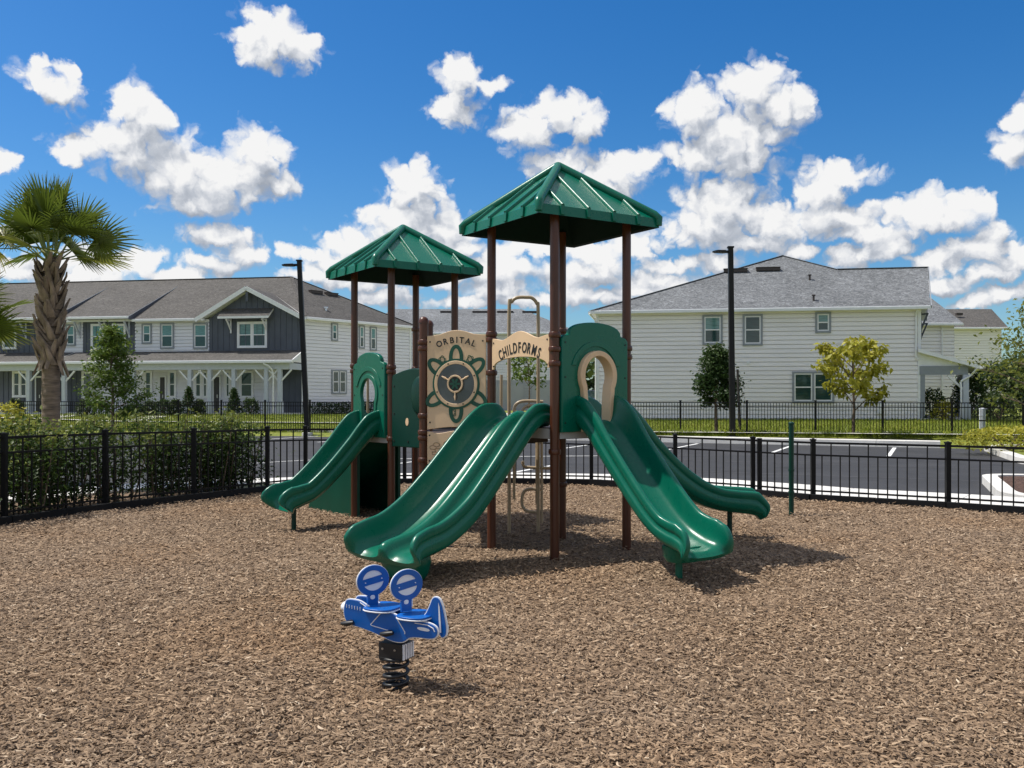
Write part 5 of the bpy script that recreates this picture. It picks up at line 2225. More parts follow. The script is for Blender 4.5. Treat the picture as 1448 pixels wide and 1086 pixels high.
# ground floor
lap_wall('lower_wall', fl.p(X(118), 0), fl.p(X(396), 0), ZL, ZL + zup, 'siding_grey' if False else 'siding', lh)
batten_wall('lower_wall', fl, [(X(395.5), 0), (fl.L - .05, 0), (fl.L - .05, zup), (X(395.5), zup)], lh, .36)
batten_wall('lower_wall', fl, [(0, 0), (X(118.5), 0), (X(118.5), zup), (0, zup)], lh, .36)
for a, b_ in ((206, 214), (240, 248), (277, 284.5), (288, 293), (341, 357), (320, 325)):
    pwin(lh, fl, a, b_, 526, 561, dark=True, casing='trim')
pwin(lh, fl, 118, 130, 527, 561, dark=True, casing='trim')
pwin(lh, fl, 20, 38, 527, 560, dark=True, casing='trim', lights=2)
for a, b_ in ((227, 234), (303, 311), (52, 60)):
    mb = MB()
    rect(mb, fl, X(a) - .08, X(a), 0, 2.2, .02, .08)
    rect(mb, fl, X(b_), X(b_) + .08, 0, 2.2, .02, .08)
    rect(mb, fl, X(a) - .08, X(b_) + .08, 2.2, 2.3, .02, .08)
    mb.build('door_frame', 'trim', lh)
for a, b_ in ((227, 234), (303, 311), (52, 60)):
    mb = MB(); rect(mb, fl, X(a), X(b_), 0, 2.2, .02, .05)
    dr = mb.build('door', 'door', lh)
    mb = MB(); rect(mb, fl, X(b_) - .16, X(b_) - .1, .95, 1.15, .05, .1)
    mb.build('handle', 'steel', dr)
mb = MB(); rect(mb, fl, 0, fl.L - .05, 2.62, 2.75, .02, .06); mb.build('wall_band', 'trim', lh)


def ll(x, d_, z):
    p = LB + Vector((fl.u.x, fl.u.y)) * x + NI * d_
    return V(p.x, p.y, z)


# main roof
pl_ = .49
ohl = .35
ZR = 9.55
rd = (ZR - ZE) / pl_ - ohl
re_ = Vector((-14.6, 60.4))
rx1 = (V(re_.x, re_.y, 0) - V(LB.x, LB.y, 0)).dot(fl.u)
E3 = V(EL_.x, EL_.y, ZE)
su = V(fs_.u.x, fs_.u.y, 0)
fR = ll(fl.L + .30, -ohl, ZE)
eR = E3 + su * .35 + V(fs_.n.x, fs_.n.y, 0) * .30
rgR = ll(rx1, rd, ZR)
rgL = ll(-1.0, rd, ZR)
mb = MB()
gback = (fl.zat(gxa, 408) + ZL + .06 - ZE) / pl_ - ohl
mb.slab([ll(-1, -ohl, ZE), ll(X(281), -ohl, ZE), ll(gxa, gback, ZL + gzt + .06), ll(fl.L + .28, -ohl, ZE), fR, rgR, rgL], .14)
mb.slab([fR, eR, rgR], .14)
mb.slab([eR, ll(-1, 2 * rd + 6, ZE), rgL, rgR], .14)
lr = mb.build('roof', ['shingle_brown', 'trim'], lh)
mb = MB()
for a, b_ in ((fR, rgR), (rgR, rgL), (rgR, eR)):
    mb.bar(a + UP * .012, b_ + UP * .012, .22, .035)
mb.build('ridge_cap', 'shingle_brown', lr)
gutter(lr, [fR - UP * .1 + su * .1, eR - UP * .1])
gutter(lr, [ll(X(192), -ohl - .04, ZE - .1), ll(gx0 - .1, -ohl - .04, ZE - .1)])
mb = MB()
mb.slab([V(CL.x, CL.y, ZE - .15), V(EL_.x, EL_.y, ZE - .15), eR - UP * .15, fR - UP * .15][::-1], .02, 0, 0)
mb.build('soffit', 'trim', lr)
for x, y in ((446.5, 414.5), (468.5, 417.5)):
    roof_vent(lr, roof_hit(x, y, fR, eR, rgR) + UP * .06, su, .95)
c_ = roof_hit(460.5, 438.5, fR, eR, rgR)
mb = MB(); mb.tube([c_ - UP * .2, c_ + UP * .1], .09, 10); mb.tube([c_ + UP * .1, c_ + UP * .2], .16, 10)
mb.build('vent_pipe', 'chrome', lr, 40)

# front gable roof
go_ = .45
gl_, gr_ = X(281), fl.L + .28
gze = ZE - .06
gza = ZL + gzt + .06
mb = MB()
mb.slab([ll(gl_, -go_, gze), ll(gxa, -go_, gza), ll(gxa, gback, gza + .004), ll(gl_, -ohl + .02, gze)][::-1], .16)
mb.slab([ll(gr_, -go_, gze), ll(gr_, -ohl + .02, gze), ll(gxa, gback, gza + .004), ll(gxa, -go_, gza)][::-1], .16)
gr = mb.build('gable_roof', ['shingle_brown', 'trim'], lr)
mb = MB()
for a, b_ in ((gl_, gxa), (gxa, gr_)):
    za_, zb_ = (gze, gza) if b_ == gxa else (gza, gze)
    mb.bar(ll(a, -go_ - .03, za_ - .09), ll(b_, -go_ - .03, zb_ - .09), .05, .24)
mb.build('barge_board', 'trim', gr)
mb = MB()
p = ll(gxa, -go_ + .1, gza - .3)
mb.bar(p, p - UP * .55, .14, .14)
mb.build('gable_post', 'batten', gr)
# awning over the gable window
ax0, ax1 = X(316), X(387)
zaw1 = fl.zat(ax0, 449)
zaw0 = zaw1 + .52
mb = MB()
mb.slab([fl.p(ax0, zaw0, .02), fl.p(ax0, zaw1, .75), fl.p(ax1, zaw1, .75), fl.p(ax1, zaw0, .02)], .13)
aw = mb.build('window_awning', ['shingle_brown', 'trim'], lh)
mb = MB()
for x in (X(327), X(377)):
    mb.bar(fl.p(x, zaw1 - .75, .06), fl.p(x, zaw1 - .16, .6), .08, .08)
    mb.bar(fl.p(x, zaw1 - .95, .05), fl.p(x, zaw1 - .1, .05), .08, .08)
    mb.bar(fl.p(x, zaw1 - .18, .05), fl.p(x, zaw1 - .18, .65), .08, .08)
mb.build('awning_bracket', 'trim', aw)
# raised roof bays between the gables
for xl_, xr_ in ((X(106), X(191)), (X(-8), X(84))):
    mb = MB()
    k = .80
    q1 = [ll(xl_, -ohl - .35, ZE + .16), ll(xr_, -ohl - .35, ZE + .16), ll(xr_, rd * .80, ZE + pl_ * (rd * .80 + ohl) + .02), ll(xl_, rd * .80, ZE + pl_ * (rd * .80 + ohl) + .02)]
    mb.slab(q1, .05, 0, 1)
    for x in (xl_, xr_):
        mb.add([ll(x, -ohl - .35, ZE + .11), ll(x, rd * .8, ZE + pl_ * (rd * .8 + ohl) - .02), ll(x, -ohl, ZE - .05), ll(x, -ohl - .35, ZE - .05)], [(0, 1, 2, 3)], 2)
    rb_ = mb.build('raised_roof_bay', ['shingle_brown', 'trim', 'batten'], lr)
    gutter(rb_, [ll(xl_, -ohl - .40, ZE + .06), ll(xr_, -ohl - .40, ZE + .06)])
    for x in (xl_ + .35, (xl_ + xr_) / 2, xr_ - .35):
        mb = MB()
        p = ll(x, -.05, ZE - .1)
        mb.bar(p - UP * .85, p - V(NI.x, NI.y, 0) * .55 - UP * .05, .09, .09)
        mb.bar(p - UP * 1.0, p + UP * .1, .09, .09)
        mb.build('eave_bracket', 'post_paint', rb_)

# porch
zpo_ = fl.zat(X(300), 513) + .05
pdp = 1.9
def porch(xa, xb, hip_r):
    mb_ = MB()
    e_ = pdp + .35
    z1_, z0_ = ZL + zup + .05, ZL + zpo_
    mb_.slab([fl.p(xa, z0_ - ZL, e_), fl.p(xb + (.35 if hip_r else 0), z0_ - ZL, e_), fl.p(xb, z1_ - ZL, .02), fl.p(xa, z1_ - ZL, .02)], .13)
    r2 = mb_.build('porch_roof', ['shingle_brown', 'trim'], lh)
    gutter(r2, [fl.p(xa, zpo_ - .10, e_ + .05), fl.p(xb + .3, zpo_ - .10, e_ + .05)])
    if hip_r:
        m2 = MB()
        m2.bar(fl.p(xb + .3, zpo_ - .08, e_ + .02), fl.p(xb + .04, zup - .03, .05), .06, .2)
        m2.add([fl.p(xb, zpo_ - .1, pdp), fl.p(xb, zpo_ - .1, .05), fl.p(xb, zup - .05, .05)], [(0, 1, 2)])
        m2.build('porch_gable', 'trim', r2)
    m3 = MB()
    rect(m3, fl, xa, xb, zpo_ - .52, zpo_ - .16, pdp - .1, pdp + .1)
    rect(m3, fl, xb - .2, xb, zpo_ - .52, zpo_ - .16, .03, pdp - .1)
    m3.build('porch_beam', 'post_paint', lh)
    m4 = MB()
    rect(m4, fl, xa, xb, -.3, .08, .03, pdp + .2)
    m4.build('porch_floor', 'concrete', lh)


porch(X(107), fl.L + .05, True)
porch(X(-30), X(106), False)
for x in (41, 91, 189, 269, 297, 331, 377, 396):
    xx = X(x) * 1.0
    # the posts stand pdp in front of the wall
    pq = (x - 724) / F
    p_ = fl.a + fl.n * pdp
    xx = (pq * p_.y - p_.x) / (fl.u.x - pq * fl.u.y)
    mb = MB()
    rect(mb, fl, xx - .11, xx + .11, .08, zpo_ - .52, pdp - .11, pdp + .11)
    rect(mb, fl, xx - .16, xx + .16, .08, .75, pdp - .16, pdp + .16)
    mb.build('porch_post', 'post_paint', lh)
    mb = MB()
    for s_ in (-1, 1):
        mb.bar(fl.p(xx + s_ * .10, zpo_ - 1.15, pdp), fl.p(xx + s_ * .68, zpo_ - .55, pdp), .08, .08)
    mb.build('post_brace', 'trim', lh)
xx = fl.L - .9
downspout(lh, [fl.p(xx - .5, zpo_ - .2, pdp + .4), fl.p(xx - .15, zpo_ - .4, pdp + .3), fl.p(xx, zpo_ - .8, pdp + .18), fl.p(xx, 1.2, pdp + .18), fl.p(xx, .1, pdp + .18)])
downspout(lh, [fR - UP * .15, V(CL.x, CL.y, ZE - .6) + su * .15 - V(NI.x, NI.y, 0) * .1, V(CL.x, CL.y, ZE - 1.2) + su * .05 - V(NI.x, NI.y, 0) * .1, V(CL.x, CL.y, ZL + zup + .1) + su * .05 - V(NI.x, NI.y, 0) * .1])

# parked car far behind, glimpsed through the keyhole
cp = V(5.5, 58, tz(5.5, 58))
cr = thing('parked_car', 'dark blue car parked far behind beside the right house', 'car', cp)
cu_, cn_ = V(1, 0, 0), V(0, -1, 0)
def cpt(x, y, z):
    return cp + V(x, y, z)
secs = [(-2.1, .35, .72), (-2.0, .30, .85), (-1.2, .28, .95), (0, .26, .97), (1.3, .28, .93), (2.0, .3, .80), (2.15, .36, .65)]
mb = MB()
mb.rings([[cpt(x, y * k_, z) for y, z, k_ in ((-.85, z0_, .95), (-.88, (z0_ + z1_) / 2, 1), (-.80, z1_, .97), (.80, z1_, .97), (.88, (z0_ + z1_) / 2, 1), (.85, z0_, .95))] for x, z0_, z1_ in secs])
mb.build('body', 'car', cr, 40)
mb = MB()
mb.rings([[cpt(x, y, z) for y, z in ((-w_, .9), (-w_ * .86, zt_), (w_ * .86, zt_), (w_, .9))] for x, zt_, w_ in ((-1.45, .93, .7), (-.75, 1.40, .72), (.35, 1.45, .72), (1.15, .95, .7))])
mb.build('cabin_glass', 'glass_dark', cr, 30)
mb = MB()
mb.slab([cpt(-.78, -.64, 1.445), cpt(.38, -.64, 1.485), cpt(.38, .64, 1.485), cpt(-.78, .64, 1.445)], .04, 0, 0)
mb.build('roof_panel', 'car', cr)
for x in (-1.35, 1.35):
    for s_ in (-1, 1):
        mb = MB()
        mb.tube([cpt(x, s_ * .70, .32), cpt(x, s_ * .90, .32)], .32, 20)
        w_ = mb.build('wheel', 'tyre', cr, 40)
        mb = MB()
        mb.tube([cpt(x, s_ * .88, .32), cpt(x, s_ * .915, .32)], .19, 12)
        mb.build('rim', 'chrome', w_, 40)
for s_ in (-1, 1):
    mb = MB()
    mb.box(cpt(-2.10, s_ * .6, .66), (.1, .3, .12))
    mb.build('headlight', 'white_plastic', cr)

# ---------------------------------------------------------------- plants
def leaves(name, centers, size, mat, parent, spread=0.0, aspect=.5, droop=0.3, tint_c=None, updir=0.5, seed=1):
    "leaf-sized folded diamonds at the given points"
    r_ = np.random.default_rng(seed)
    c = np.asarray(centers, dtype=np.float64)
    n = len(c)
    c = c + r_.normal(0, 1, (n, 3)) * spread
    th = r_.uniform(0, 2 * PI, n)
    el = r_.normal(-droop, .5, n)
    d_ = np.stack([np.cos(th) * np.cos(el), np.sin(th) * np.cos(el), np.sin(el)], 1)
    nr = r_.normal(0, 1, (n, 3)); nr[:, 2] = np.abs(nr[:, 2]) + updir
    sd = np.cross(d_, nr); sd /= np.linalg.norm(sd, axis=1, keepdims=True) + 1e-9
    up = np.cross(sd, d_)
    L = size * r_.uniform(.6, 1.3, n)[:, None]
    w_ = L * aspect * .5
    a, m1, m2, tip, mid = c, c + d_ * L * .45 + sd * w_ + up * L * .06, c + d_ * L * .45 - sd * w_ + up * L * .06, c + d_ * L - up * L * .12, c + d_ * L * .45
    v = np.stack([a, m1, tip, m2, mid], 1).reshape(-1, 3)
    b_ = np.arange(n)[:, None] * 5
    f = np.concatenate([b_ + np.array([[0, 1, 4, 4]]), b_ + np.array([[1, 2, 4, 4]]), b_ + np.array([[2, 3, 4, 4]]), b_ + np.array([[3, 0, 4, 4]])])[:, :3]
    t_ = np.clip(r_.normal(.42, .2, n) if tint_c is None else tint_c + r_.normal(0, .14, n), 0, 1)
    return np_mesh(name, v, f, mat, parent, tint=np.repeat(t_, 5))


def tree(name, label, base, h, trunk, crown_r, n_leaf, size, mat, seed=1, shape='oval', limbs=14, tr=.04, group=None, lean=0.0, aspect=.5, droop=.25, clump=.22):
    r_ = random.Random(seed)
    base = Vector(base)
    t_ = thing(name, label, 'tree', base, group)
    mb_ = MB()
    tp = [base + V(0, 0, -.05)]
    for i in range(1, 7):
        q = i / 6
        tp.append(base + V(r_.uniform(-.03, .03) * h * .3 + lean * q, r_.uniform(-.03, .03) * h * .3, h * .93 * q))
    mb_.tube(tp, [tr * (1.25 - 1.0 * i / 6) for i in range(7)], 8)
    mb_.build('trunk', 'bark', t_, 60)
    mb_ = MB()
    pts, tint = [], []
    sp = smooth_path(tp, 30)
    for k in range(limbs):
        q = trunk + (1 - trunk) * ((k + .5) / limbs) * .98
        p0 = sp[min(29, int(q * 29))]
        a = k * 2.4 + r_.uniform(-.5, .5)
        rel = (q - trunk) / (1 - trunk)
        if shape == 'oval':
            rad = crown_r * max(.18, math.sin(PI * min(1, rel * .80 + .22)))
        elif shape == 'cone':
            rad = crown_r * (1.05 - rel * .92) * (0.7 if rel < .08 else 1)
        else:
            rad = crown_r * (.55 + .55 * math.sin(PI * (rel * .75 + .1)))
        rad *= r_.uniform(.75, 1.15)
        rise = rad * (.45 if shape != 'vase' else .95)
        p1 = p0 + V(math.cos(a) * rad * .55, math.sin(a) * rad * .55, rise * .6)
        p2 = p0 + V(math.cos(a) * rad, math.sin(a) * rad, rise * .9)
        mb_.tube([p0, p1, p2], [tr * .45, tr * .28, tr * .12], 5)
        nsub = 4
        for s_ in range(nsub):
            qs = .35 + .65 * (s_ + .5) / nsub
            pa = p0.lerp(p1, qs * 2) if qs < .5 else p1.lerp(p2, qs * 2 - 1)
            b2_ = a + r_.choice((-1, 1)) * r_.uniform(.4, 1.1)
            pb = pa + V(math.cos(b2_), math.sin(b2_), r_.uniform(.1, .6)) * rad * .38
            mb_.tube([pa, pb], [tr * .16, tr * .07], 4)
            m_ = int(n_leaf / (limbs * nsub))
            for _ in range(m_):
                u_ = r_.random()
                c_ = pa.lerp(pb, u_ * 1.1)
                pts.append(c_ + V(r_.gauss(0, 1), r_.gauss(0, 1), r_.gauss(0, .8)) * clump * crown_r)
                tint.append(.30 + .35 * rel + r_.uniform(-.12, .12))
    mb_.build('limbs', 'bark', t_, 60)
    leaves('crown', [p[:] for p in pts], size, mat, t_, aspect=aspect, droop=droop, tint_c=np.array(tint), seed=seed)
    return t_


def onto(x, Z):
    X_ = (x - 724) / F * Z
    return V(X_, Z, tz(X_, Z))


tree('young_tree', 'young green tree with layered branches growing between the palm and the row house', G(158, 27, 0.0), 3.9, .27, .95, 6200, .11, 'leaf_green', 5, 'cone', 24, .05, clump=.13)
tree('young_tree', 'small dark green tree beside the right lamp post', onto(1013, 38.6), 3.8, .32, .90, 6500, .17, 'leaf_dark', 8, 'cone', 20, .06, clump=.20)
tree('young_tree', 'yellow-green young tree in front of the right house windows', onto(1207, 36.6), 3.5, .30, 1.18, 1700, .27, 'leaf_yellow', 11, 'vase', 12, .06, aspect=.5, droop=.6, clump=.11)
tree('young_tree', 'loose airy tree cut off by the right edge of the photo', onto(1466, 31.0), 5.2, .2, 1.55, 1700, .18, 'leaf_yellow2', 14, 'oval', 15, .07, clump=.22)
tree('small_tree', 'small tufted tree far behind, seen under the lettered arch panel', onto(748, 60), 3.6, .45, 1.1, 500, .35, 'leaf_green', 17, 'vase', 10, .05)
tree('background_tree', 'dark leafy tree behind the right porch', onto(1402, 48), 2.7, .1, 1.5, 2600, .22, 'leaf_dark', 21, 'oval', 16, .08)
tree('background_tree', 'broad dark tree at the right edge behind the fence', onto(1456, 45), 3.2, .1, 1.7, 2800, .22, 'leaf_shrub', 23, 'oval', 16, .08)
# stake leaning beside the dark tree
s0 = onto(1047, 37.4)
t_ = thing('tree_stake', 'thin dark stake leaning by the lamp post near the small dark tree', 'stake', s0)
mb = MB(); mb.tube([s0 - UP * .1, s0 + V(-.12, 0, 2.7)], .05, 8); mb.build('stake_pole', 'stake', t_, 40)
mb = MB(); mb.tube([s0 + V(-.10, 0, 2.2), s0 + V(-.45, .25, 2.25)], .012, 6); mb.build('tie', 'stake', t_)
s0 = onto(1389, 36.5)
t_ = thing('marker_bollard', 'pale slim utility marker standing on the lawn by the right porch', 'marker post', s0)
mb = MB(); mb.lathe(s0, [(.11, 0), (.11, .75), (.12, .75), (.12, .82), (.11, .82), (.11, 1.05), (.05, 1.09)], 12); mb.build('bollard_body', 'post_paint', t_, 40)
mb = MB(); mb.lathe(s0 + UP * .55, [(.114, 0), (.114, .05)], 12); mb.build('band', 'fence', t_, 40)


def shrub(name, label, c, rx, ry, h, n, size, mat, seed, cone=False, group=None):
    r_ = np.random.default_rng(seed)
    c = Vector(c)
    t_ = thing(name, label, 'shrub', c, group)
    th = r_.uniform(0, 2 * PI, n)
    u_ = r_.uniform(0, 1, n) ** .75
    z = u_
    if cone:
        rad = (1.0 - z) ** .8 * np.clip(z * 12, .5, 1)
    else:
        rad = np.sqrt(np.clip(1 - (z * 1.25 - .30) ** 2, .05, 1))
    rad = rad * (1 - .45 * r_.random(n) ** 2.2)
    bum = 1 + .14 * np.sin(th * 5 + seed) * np.sin(z * 9 + seed) + .08 * np.sin(th * 11 + z * 17)
    P_ = np.stack([c.x + np.cos(th) * rad * rx * bum, c.y + np.sin(th) * rad * ry * bum, c.z + .02 + z * h * (.9 + .1 * bum)], 1)
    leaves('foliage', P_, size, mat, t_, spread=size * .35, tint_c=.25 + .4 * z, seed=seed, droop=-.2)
    mb_ = MB()
    for k in range(5):
        a = 2 * PI * k / 5 + seed
        mb_.tube([c, c + V(math.cos(a) * rx * .3, math.sin(a) * ry * .3, h * .5), c + V(math.cos(a) * rx * .5, math.sin(a) * ry * .5, h * .8)], [.03, .02, .008], 5)
    mb_.build('stems', 'bark', t_)
    return t_


gs = 'shrubs planted along the row house porch'
def lshrub(x, y0, y1, wpx, label, cone=False, mat='leaf_shrub', seed=1, Z=50.3, n=1100):
    c = onto(x, Z)
    h = H - (y0 - YH) / F * Z - c.z
    return shrub('cone_shrub' if cone else 'round_shrub', label, c, wpx / 2 / F * Z, wpx / 2 / F * Z, h, n, .12, mat, seed, cone, gs)


lshrub(267, 549, 588, 24, 'pointed evergreen shrub before the middle porch posts of the row house', True, 'leaf_dark', 31, n=1700)
lshrub(331, 551, 588, 23, 'pointed evergreen shrub nearest the dark gable of the row house', True, 'leaf_dark', 32, n=1700)
lshrub(122, 566, 586, 26, 'round shrub right of the palm trunk, before the row house', False, 'leaf_shrub', 33)
lshrub(22, 566, 586, 24, 'round shrub left of the palm trunk, before the row house', False, 'leaf_shrub', 34)
lshrub(190, 572, 587, 30, 'low dark shrub behind the young layered tree', False, 'leaf_dark', 35)
lshrub(212, 569, 587, 22, 'low shrub just right of the young layered tree, before the porch', False, 'leaf_shrub', 36)
lshrub(231, 567, 587, 26, 'dark round shrub under the row house porch windows', False, 'leaf_dark', 37)
lshrub(248, 567, 587, 18, 'round shrub just left of the first pointed evergreen', False, 'leaf_shrub', 38)
lshrub(283, 567, 587, 14, 'small round shrub just right of the first pointed evergreen', False, 'leaf_shrub', 39)
lshrub(354, 565, 586, 24, 'dark shrub just right of the second pointed evergreen', False, 'leaf_dark', 40)
# low hedge along the row house side wall
hp = thing('low_hedge', 'low dark hedge along the white side wall of the row house', 'hedge', onto(500, 56))
pts, tn = [], []
for _ in range(4200):
    q = random.random()
    p = V(CL.x, CL.y, 0).lerp(V(EL_.x, EL_.y, 0), q) + V(fs_.n.x, fs_.n.y, 0) * (.9 + random.gauss(0, .28))
    z = random.random()
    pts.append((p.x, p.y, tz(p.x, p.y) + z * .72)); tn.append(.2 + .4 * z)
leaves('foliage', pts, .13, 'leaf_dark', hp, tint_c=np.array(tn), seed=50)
shrub('round_shrub', 'light green low shrub on the parking island at the right edge', V(14.6, 27.0, 0.04), 1.5, 1.0, .62, 1800, .12, 'leaf_yellow', 60)
shrub('round_shrub', 'dark shrub under the right house porch roof', onto(1318, 41.9), .6, .5, 1.3, 900, .14, 'leaf_dark', 61)
shrub('round_shrub', 'light shrub beside the dark one under the right house porch', onto(1334, 41.2), .5, .4, .75, 500, .14, 'leaf_yellow', 62)
shrub('round_shrub', 'dark shrub just outside the right porch post', onto(1372, 44.5), .9, .8, 1.9, 1300, .16, 'leaf_dark', 63)
shrub('round_shrub', 'bushy shrub right of the pale marker on the lawn', onto(1412, 40.5), .9, .8, 1.2, 1200, .14, 'leaf_shrub', 64)
shrub('yellow_shrub', 'bright yellow-green shrub at the left edge behind the hedge', G(6, 19.0, 0.0), .55, .5, 1.42, 1500, .085, 'leaf_yellow', 65)

# tufts of grass and low plants at the foot of the right garden fence
pts, tn = [], []
for k in range(26):
    x = 4.8 + k * .62 + random.uniform(-.15, .15)
    y = far_fence_y(x) - .55 + random.uniform(-.1, .1)
    for _ in range(70):
        pts.append((x + random.gauss(0, .13), y + random.gauss(0, .1), .02 + abs(random.gauss(0, .12)))); tn.append(random.uniform(.2, .8))
tf_ = leaves('border_plants', pts, .22, 'grass', None, aspect=.16, droop=-.9, tint_c=np.array(tn), seed=70)
tag(tf_, 'small grassy plants in a row at the foot of the right garden fence', 'plants'); kind(tf_, 'stuff')
# lawn blades
def lawn_grass(name, label, x0, x1, y0f, y1f, n, seed):
    r_ = np.random.default_rng(seed)
    x = r_.uniform(x0, x1, n)
    y = np.array([y0f(a) + (y1f(a) - y0f(a)) * q for a, q in zip(x, r_.random(n) ** 1.3)])
    P_ = np.stack([x, y, np.array([tz(a, b_) for a, b_ in zip(x, y)])], 1)
    nz_ = .45 + .22 * np.sin(x * 1.3 + y * .7) * np.sin(y * 1.9)
    o_ = leaves(name, P_, .13, 'grass', None, aspect=.14, droop=-1.0, tint_c=nz_, seed=seed)
    tag(o_, label, 'grass'); kind(o_, 'stuff')


lawn_grass('lawn_grass', 'mown green grass in front of the right house', 3, 24, lambda x: far_fence_y(x) - .2, lambda x: far_fence_y(x) + 6.5, 42000, 71)
lawn_grass('lawn_grass', 'mown green grass in front of the left row house', -26, -3, lambda x: far_fence_y(x) - .2, lambda x: far_fence_y(x) + 8.5, 42000, 72)

# far-off wood closing the gaps between the houses
r_ = np.random.default_rng(75)
n = 26000
x = r_.uniform(-110, 120, n)
y = 104 + r_.normal(0, 3, n)
hh = 5.2 + 1.3 * np.sin(x * .21) + .9 * np.sin(x * .57 + 1) + .5 * np.sin(x * 1.3)
z = .5 + hh * r_.random(n) ** .8
tf_ = leaves('distant_trees', np.stack([x, y, z], 1), .95, 'leaf_shrub', None, aspect=.7, droop=.1, tint_c=.25 + .5 * z / hh, seed=76)
tag(tf_, 'distant line of green trees on the horizon between the houses', 'trees'); kind(tf_, 'stuff')

# ---------------------------------------------------------------- hedge behind the left fence
hg = thing('hedge', 'loose leafy green hedge growing right behind the left picket fence', 'hedge', (-6.4, 13.4, 0))
line_ = [V(p.x, p.y, 0) for p in offset(POSTS[:6], 0.75)]
line_ = smooth_path(line_, 60)
pts, tn = [], []
mb = MB()
r_ = random.Random(80)
for k in range(150):
    q = r_.random() * 59
    p = line_[int(q)].lerp(line_[min(59, int(q) + 1)], q % 1)
    p = p + V(r_.gauss(0, .22), r_.gauss(0, .22), 0)
    hh = r_.uniform(.95, 1.36)
    tip = p + V(r_.gauss(0, .16), r_.gauss(0, .16), hh)
    mb.tube([p, p.lerp(tip, .5) + V(r_.gauss(0, .04), r_.gauss(0, .04), 0), tip], [.014, .010, .004], 5)
    for _ in range(230):
        s_ = r_.random() ** .78
        if s_ < .05:
            continue
        wid_ = .05 + .13 * math.sin(PI * min(1, s_ * .85 + .1))
        c_ = p.lerp(tip, s_)
        pts.append((c_.x + r_.gauss(0, wid_), c_.y + r_.gauss(0, wid_), max(.06, c_.z + r_.gauss(0, .05))))
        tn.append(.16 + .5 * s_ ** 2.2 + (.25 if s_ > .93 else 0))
mb.build('stems', 'bark', hg)
leaves('foliage', pts, .078, 'leaf_hedge', hg, aspect=.46, droop=-.25, tint_c=np.array(tn), seed=81)


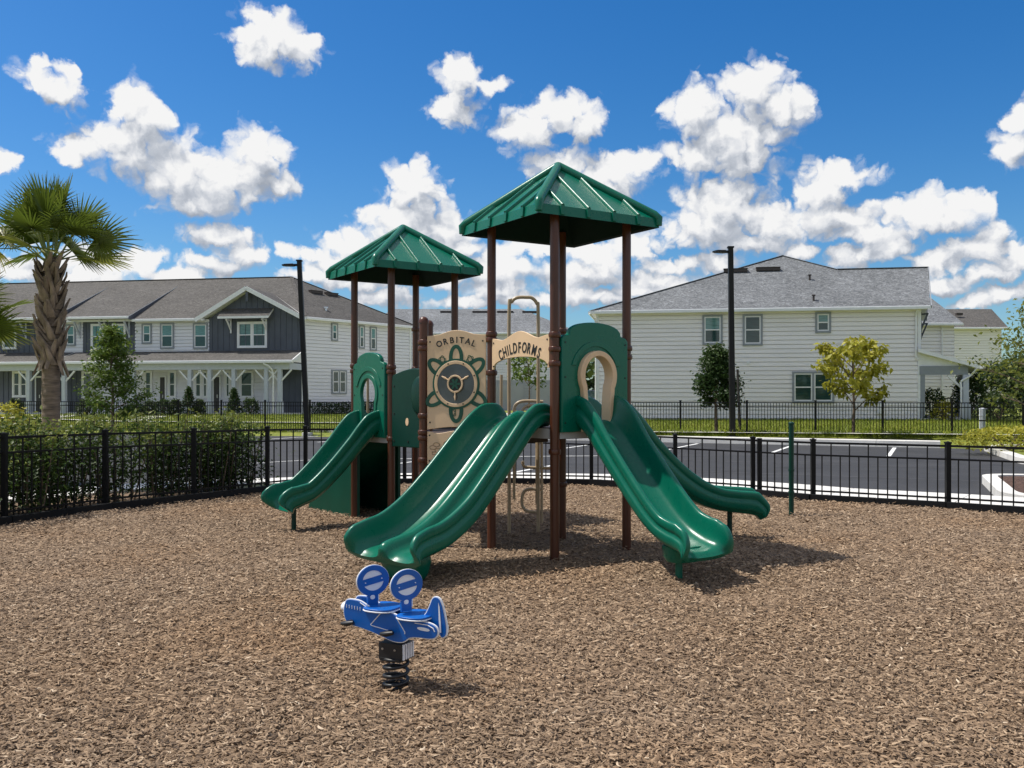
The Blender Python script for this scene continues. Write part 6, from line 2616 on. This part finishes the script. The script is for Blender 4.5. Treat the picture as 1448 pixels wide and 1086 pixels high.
# ---------------------------------------------------------------- palms
def palm(label, base, hsm, hbt, crown_seed, r0=.17, nf=26, group='cabbage palms', lean=0.0):
    base = Vector(base)
    t_ = thing('palm_tree', label, 'palm', base, group)
    r_ = random.Random(crown_seed)
    mb_ = MB()
    prof = []
    z = -.1
    while z < hsm + .1:
        k = (1.0 + .10 * math.exp(-z * 1.2)) * (1 + .025 * math.sin(z * 46) + .015 * math.sin(z * 23.7))
        prof.append((r0 * k, z)); z += .024
    mb_.lathe(base, prof, 18)
    mb_.lathe(base, [(r0 * 1.05, hsm), (r0 * 1.02, hbt * .8), (r0 * .6, hbt + .1)], 14)
    mb_.build('trunk', 'palm_trunk', t_, 60)
    mb_ = MB()
    rows = int((hbt - hsm) / .135)
    for i in range(rows):
        for j in range(7):
            z = hsm - .06 + (hbt - hsm) * (i + .12 * (j % 3)) / rows
            a = j * 2 * PI / 7 + i * 2.4 + r_.uniform(-.1, .1)
            q = i / rows
            rr_ = r0 * (1.06 - .12 * q)
            d_ = V(math.cos(a), math.sin(a), 0)
            s_ = V(-d_.y, d_.x, 0)
            tl = r_.choice((-1, 1)) * r_.uniform(.15, .45)
            ln = r_.uniform(.28, .42)
            rg_ = []
            for u_, w_, o_, th_ in ((0, .080, -.012, .03), (.35, .060, .040, .032), (.7, .040, .080, .026), (1.0, .026, .085 + .05 * r_.random(), .014)):
                c_ = base + UP * (z + ln * u_ * .9) + d_ * (rr_ + o_) + s_ * (tl * ln * u_)
                rg_.append([c_ - s_ * w_, c_ - s_ * w_ * .6 + d_ * th_, c_ + s_ * w_ * .6 + d_ * th_, c_ + s_ * w_, c_ - d_ * th_ * .4])
            mb_.rings(rg_)
    for i in range(9):
        a = 2 * PI * i / 9 + .3
        d_ = V(math.cos(a), math.sin(a), 0); s_ = V(-d_.y, d_.x, 0)
        p0 = base + UP * (hsm + .12) + d_ * (r0 * 1.05)
        p1 = base + UP * (hsm - r_.uniform(.12, .3)) + d_ * (r0 * 1.12 + r_.uniform(.02, .14)) + s_ * r_.uniform(-.12, .12)
        mb_.rings([[p0 - s_ * .05, p0 + d_ * .03, p0 + s_ * .05, p0 - d_ * .02], [p1 - s_ * .03, p1 + d_ * .015, p1 + s_ * .03, p1 - d_ * .01]])
    mb_.build('leaf_bases', 'boot', t_)
    top = base + UP * (hbt + .10)
    V_, F_, T_ = [], [], []
    st_ = MB()
    for k in range(nf):
        a = k * 2.399 + r_.uniform(-.2, .2)
        el = R(88 - 70 * (k / (nf - 1)) ** 1.05) + r_.uniform(-.08, .08)
        d_ = V(math.cos(a) * math.cos(el), math.sin(a) * math.cos(el), math.sin(el))
        hd = V(math.cos(a), math.sin(a), 0)
        ln = r_.uniform(.62, .95)
        p0 = top + hd * .07 - UP * r_.uniform(0, .15)
        p1 = p0 + d_ * ln * .6 + UP * .02
        p2 = p0 + d_ * ln - UP * (.02 + .09 * math.cos(el))
        st_.tube([p0, p1, p2], [.017, .012, .009], 5)
        dirn = (p2 - p1).normalized()
        side = dirn.cross(UP).normalized()
        nrm = side.cross(dirn)
        roll = r_.uniform(-.9, .9)
        side, nrm = side * math.cos(roll) + nrm * math.sin(roll), nrm * math.cos(roll) - side * math.sin(roll)
        nb_ = 46
        lb = r_.uniform(.66, .82)
        tint = r_.uniform(.35, .65) + (.3 if k > nf * .85 else 0)
        for i in range(nb_):
            q = i / (nb_ - 1) * 2 - 1
            fa = q * R(118)
            fd = dirn * math.cos(fa) + side * math.sin(fa)
            L_b = lb * (1 - .34 * abs(q) ** 1.5) * r_.uniform(.92, 1.05)
            fold = nrm * (abs(math.sin(fa)) * .16)
            dr_ = .04 + .17 * r_.random() * (1.2 if k > nf * .45 else .7)
            ws = (.004, .0125, .0065, .001)
            ls = (0.02, .45, .75, 1.0)
            pd = nrm.cross(fd).normalized()
            b0 = len(V_)
            for w_, l_ in zip(ws, ls):
                c_ = p2 + (fd + fold) * L_b * l_ - UP * dr_ * L_b * max(0, l_ - .35) ** 1.8 * 1.4
                zig = nrm * (.008 if i % 2 else -.008) * (1 if l_ < .8 else .2)
                V_.append(c_ - pd * w_ * (L_b / .6) + zig); V_.append(c_ + pd * w_ * (L_b / .6) - zig)
                tt = min(1, max(0, tint + (.22 if l_ == 1.0 else 0)))
                T_ += [tt, tt]
            for s_ in range(3):
                F_.append((b0 + 2 * s_, b0 + 2 * s_ + 1, b0 + 2 * s_ + 3, b0 + 2 * s_ + 2))
    st_.build('frond_stems', 'leaf_stem', t_, 60)
    np_mesh('fronds', [v[:] for v in V_], F_, 'palm_leaf', t_, tint=T_)
    return t_


MAT['leaf_stem'] = M('palm_frond_stem', (0.16, 0.20, 0.05), .5, .2, 8)
palm('tall cabbage palm with criss-cross leaf bases rising behind the left hedge', G(72, 16.6, 0), 2.24, 4.05, 91, .152)
palm('palm cut off by the left edge of the photo, lower than the other palm', G(-66, 17.5, 0), 1.2, 2.75, 92, .19)
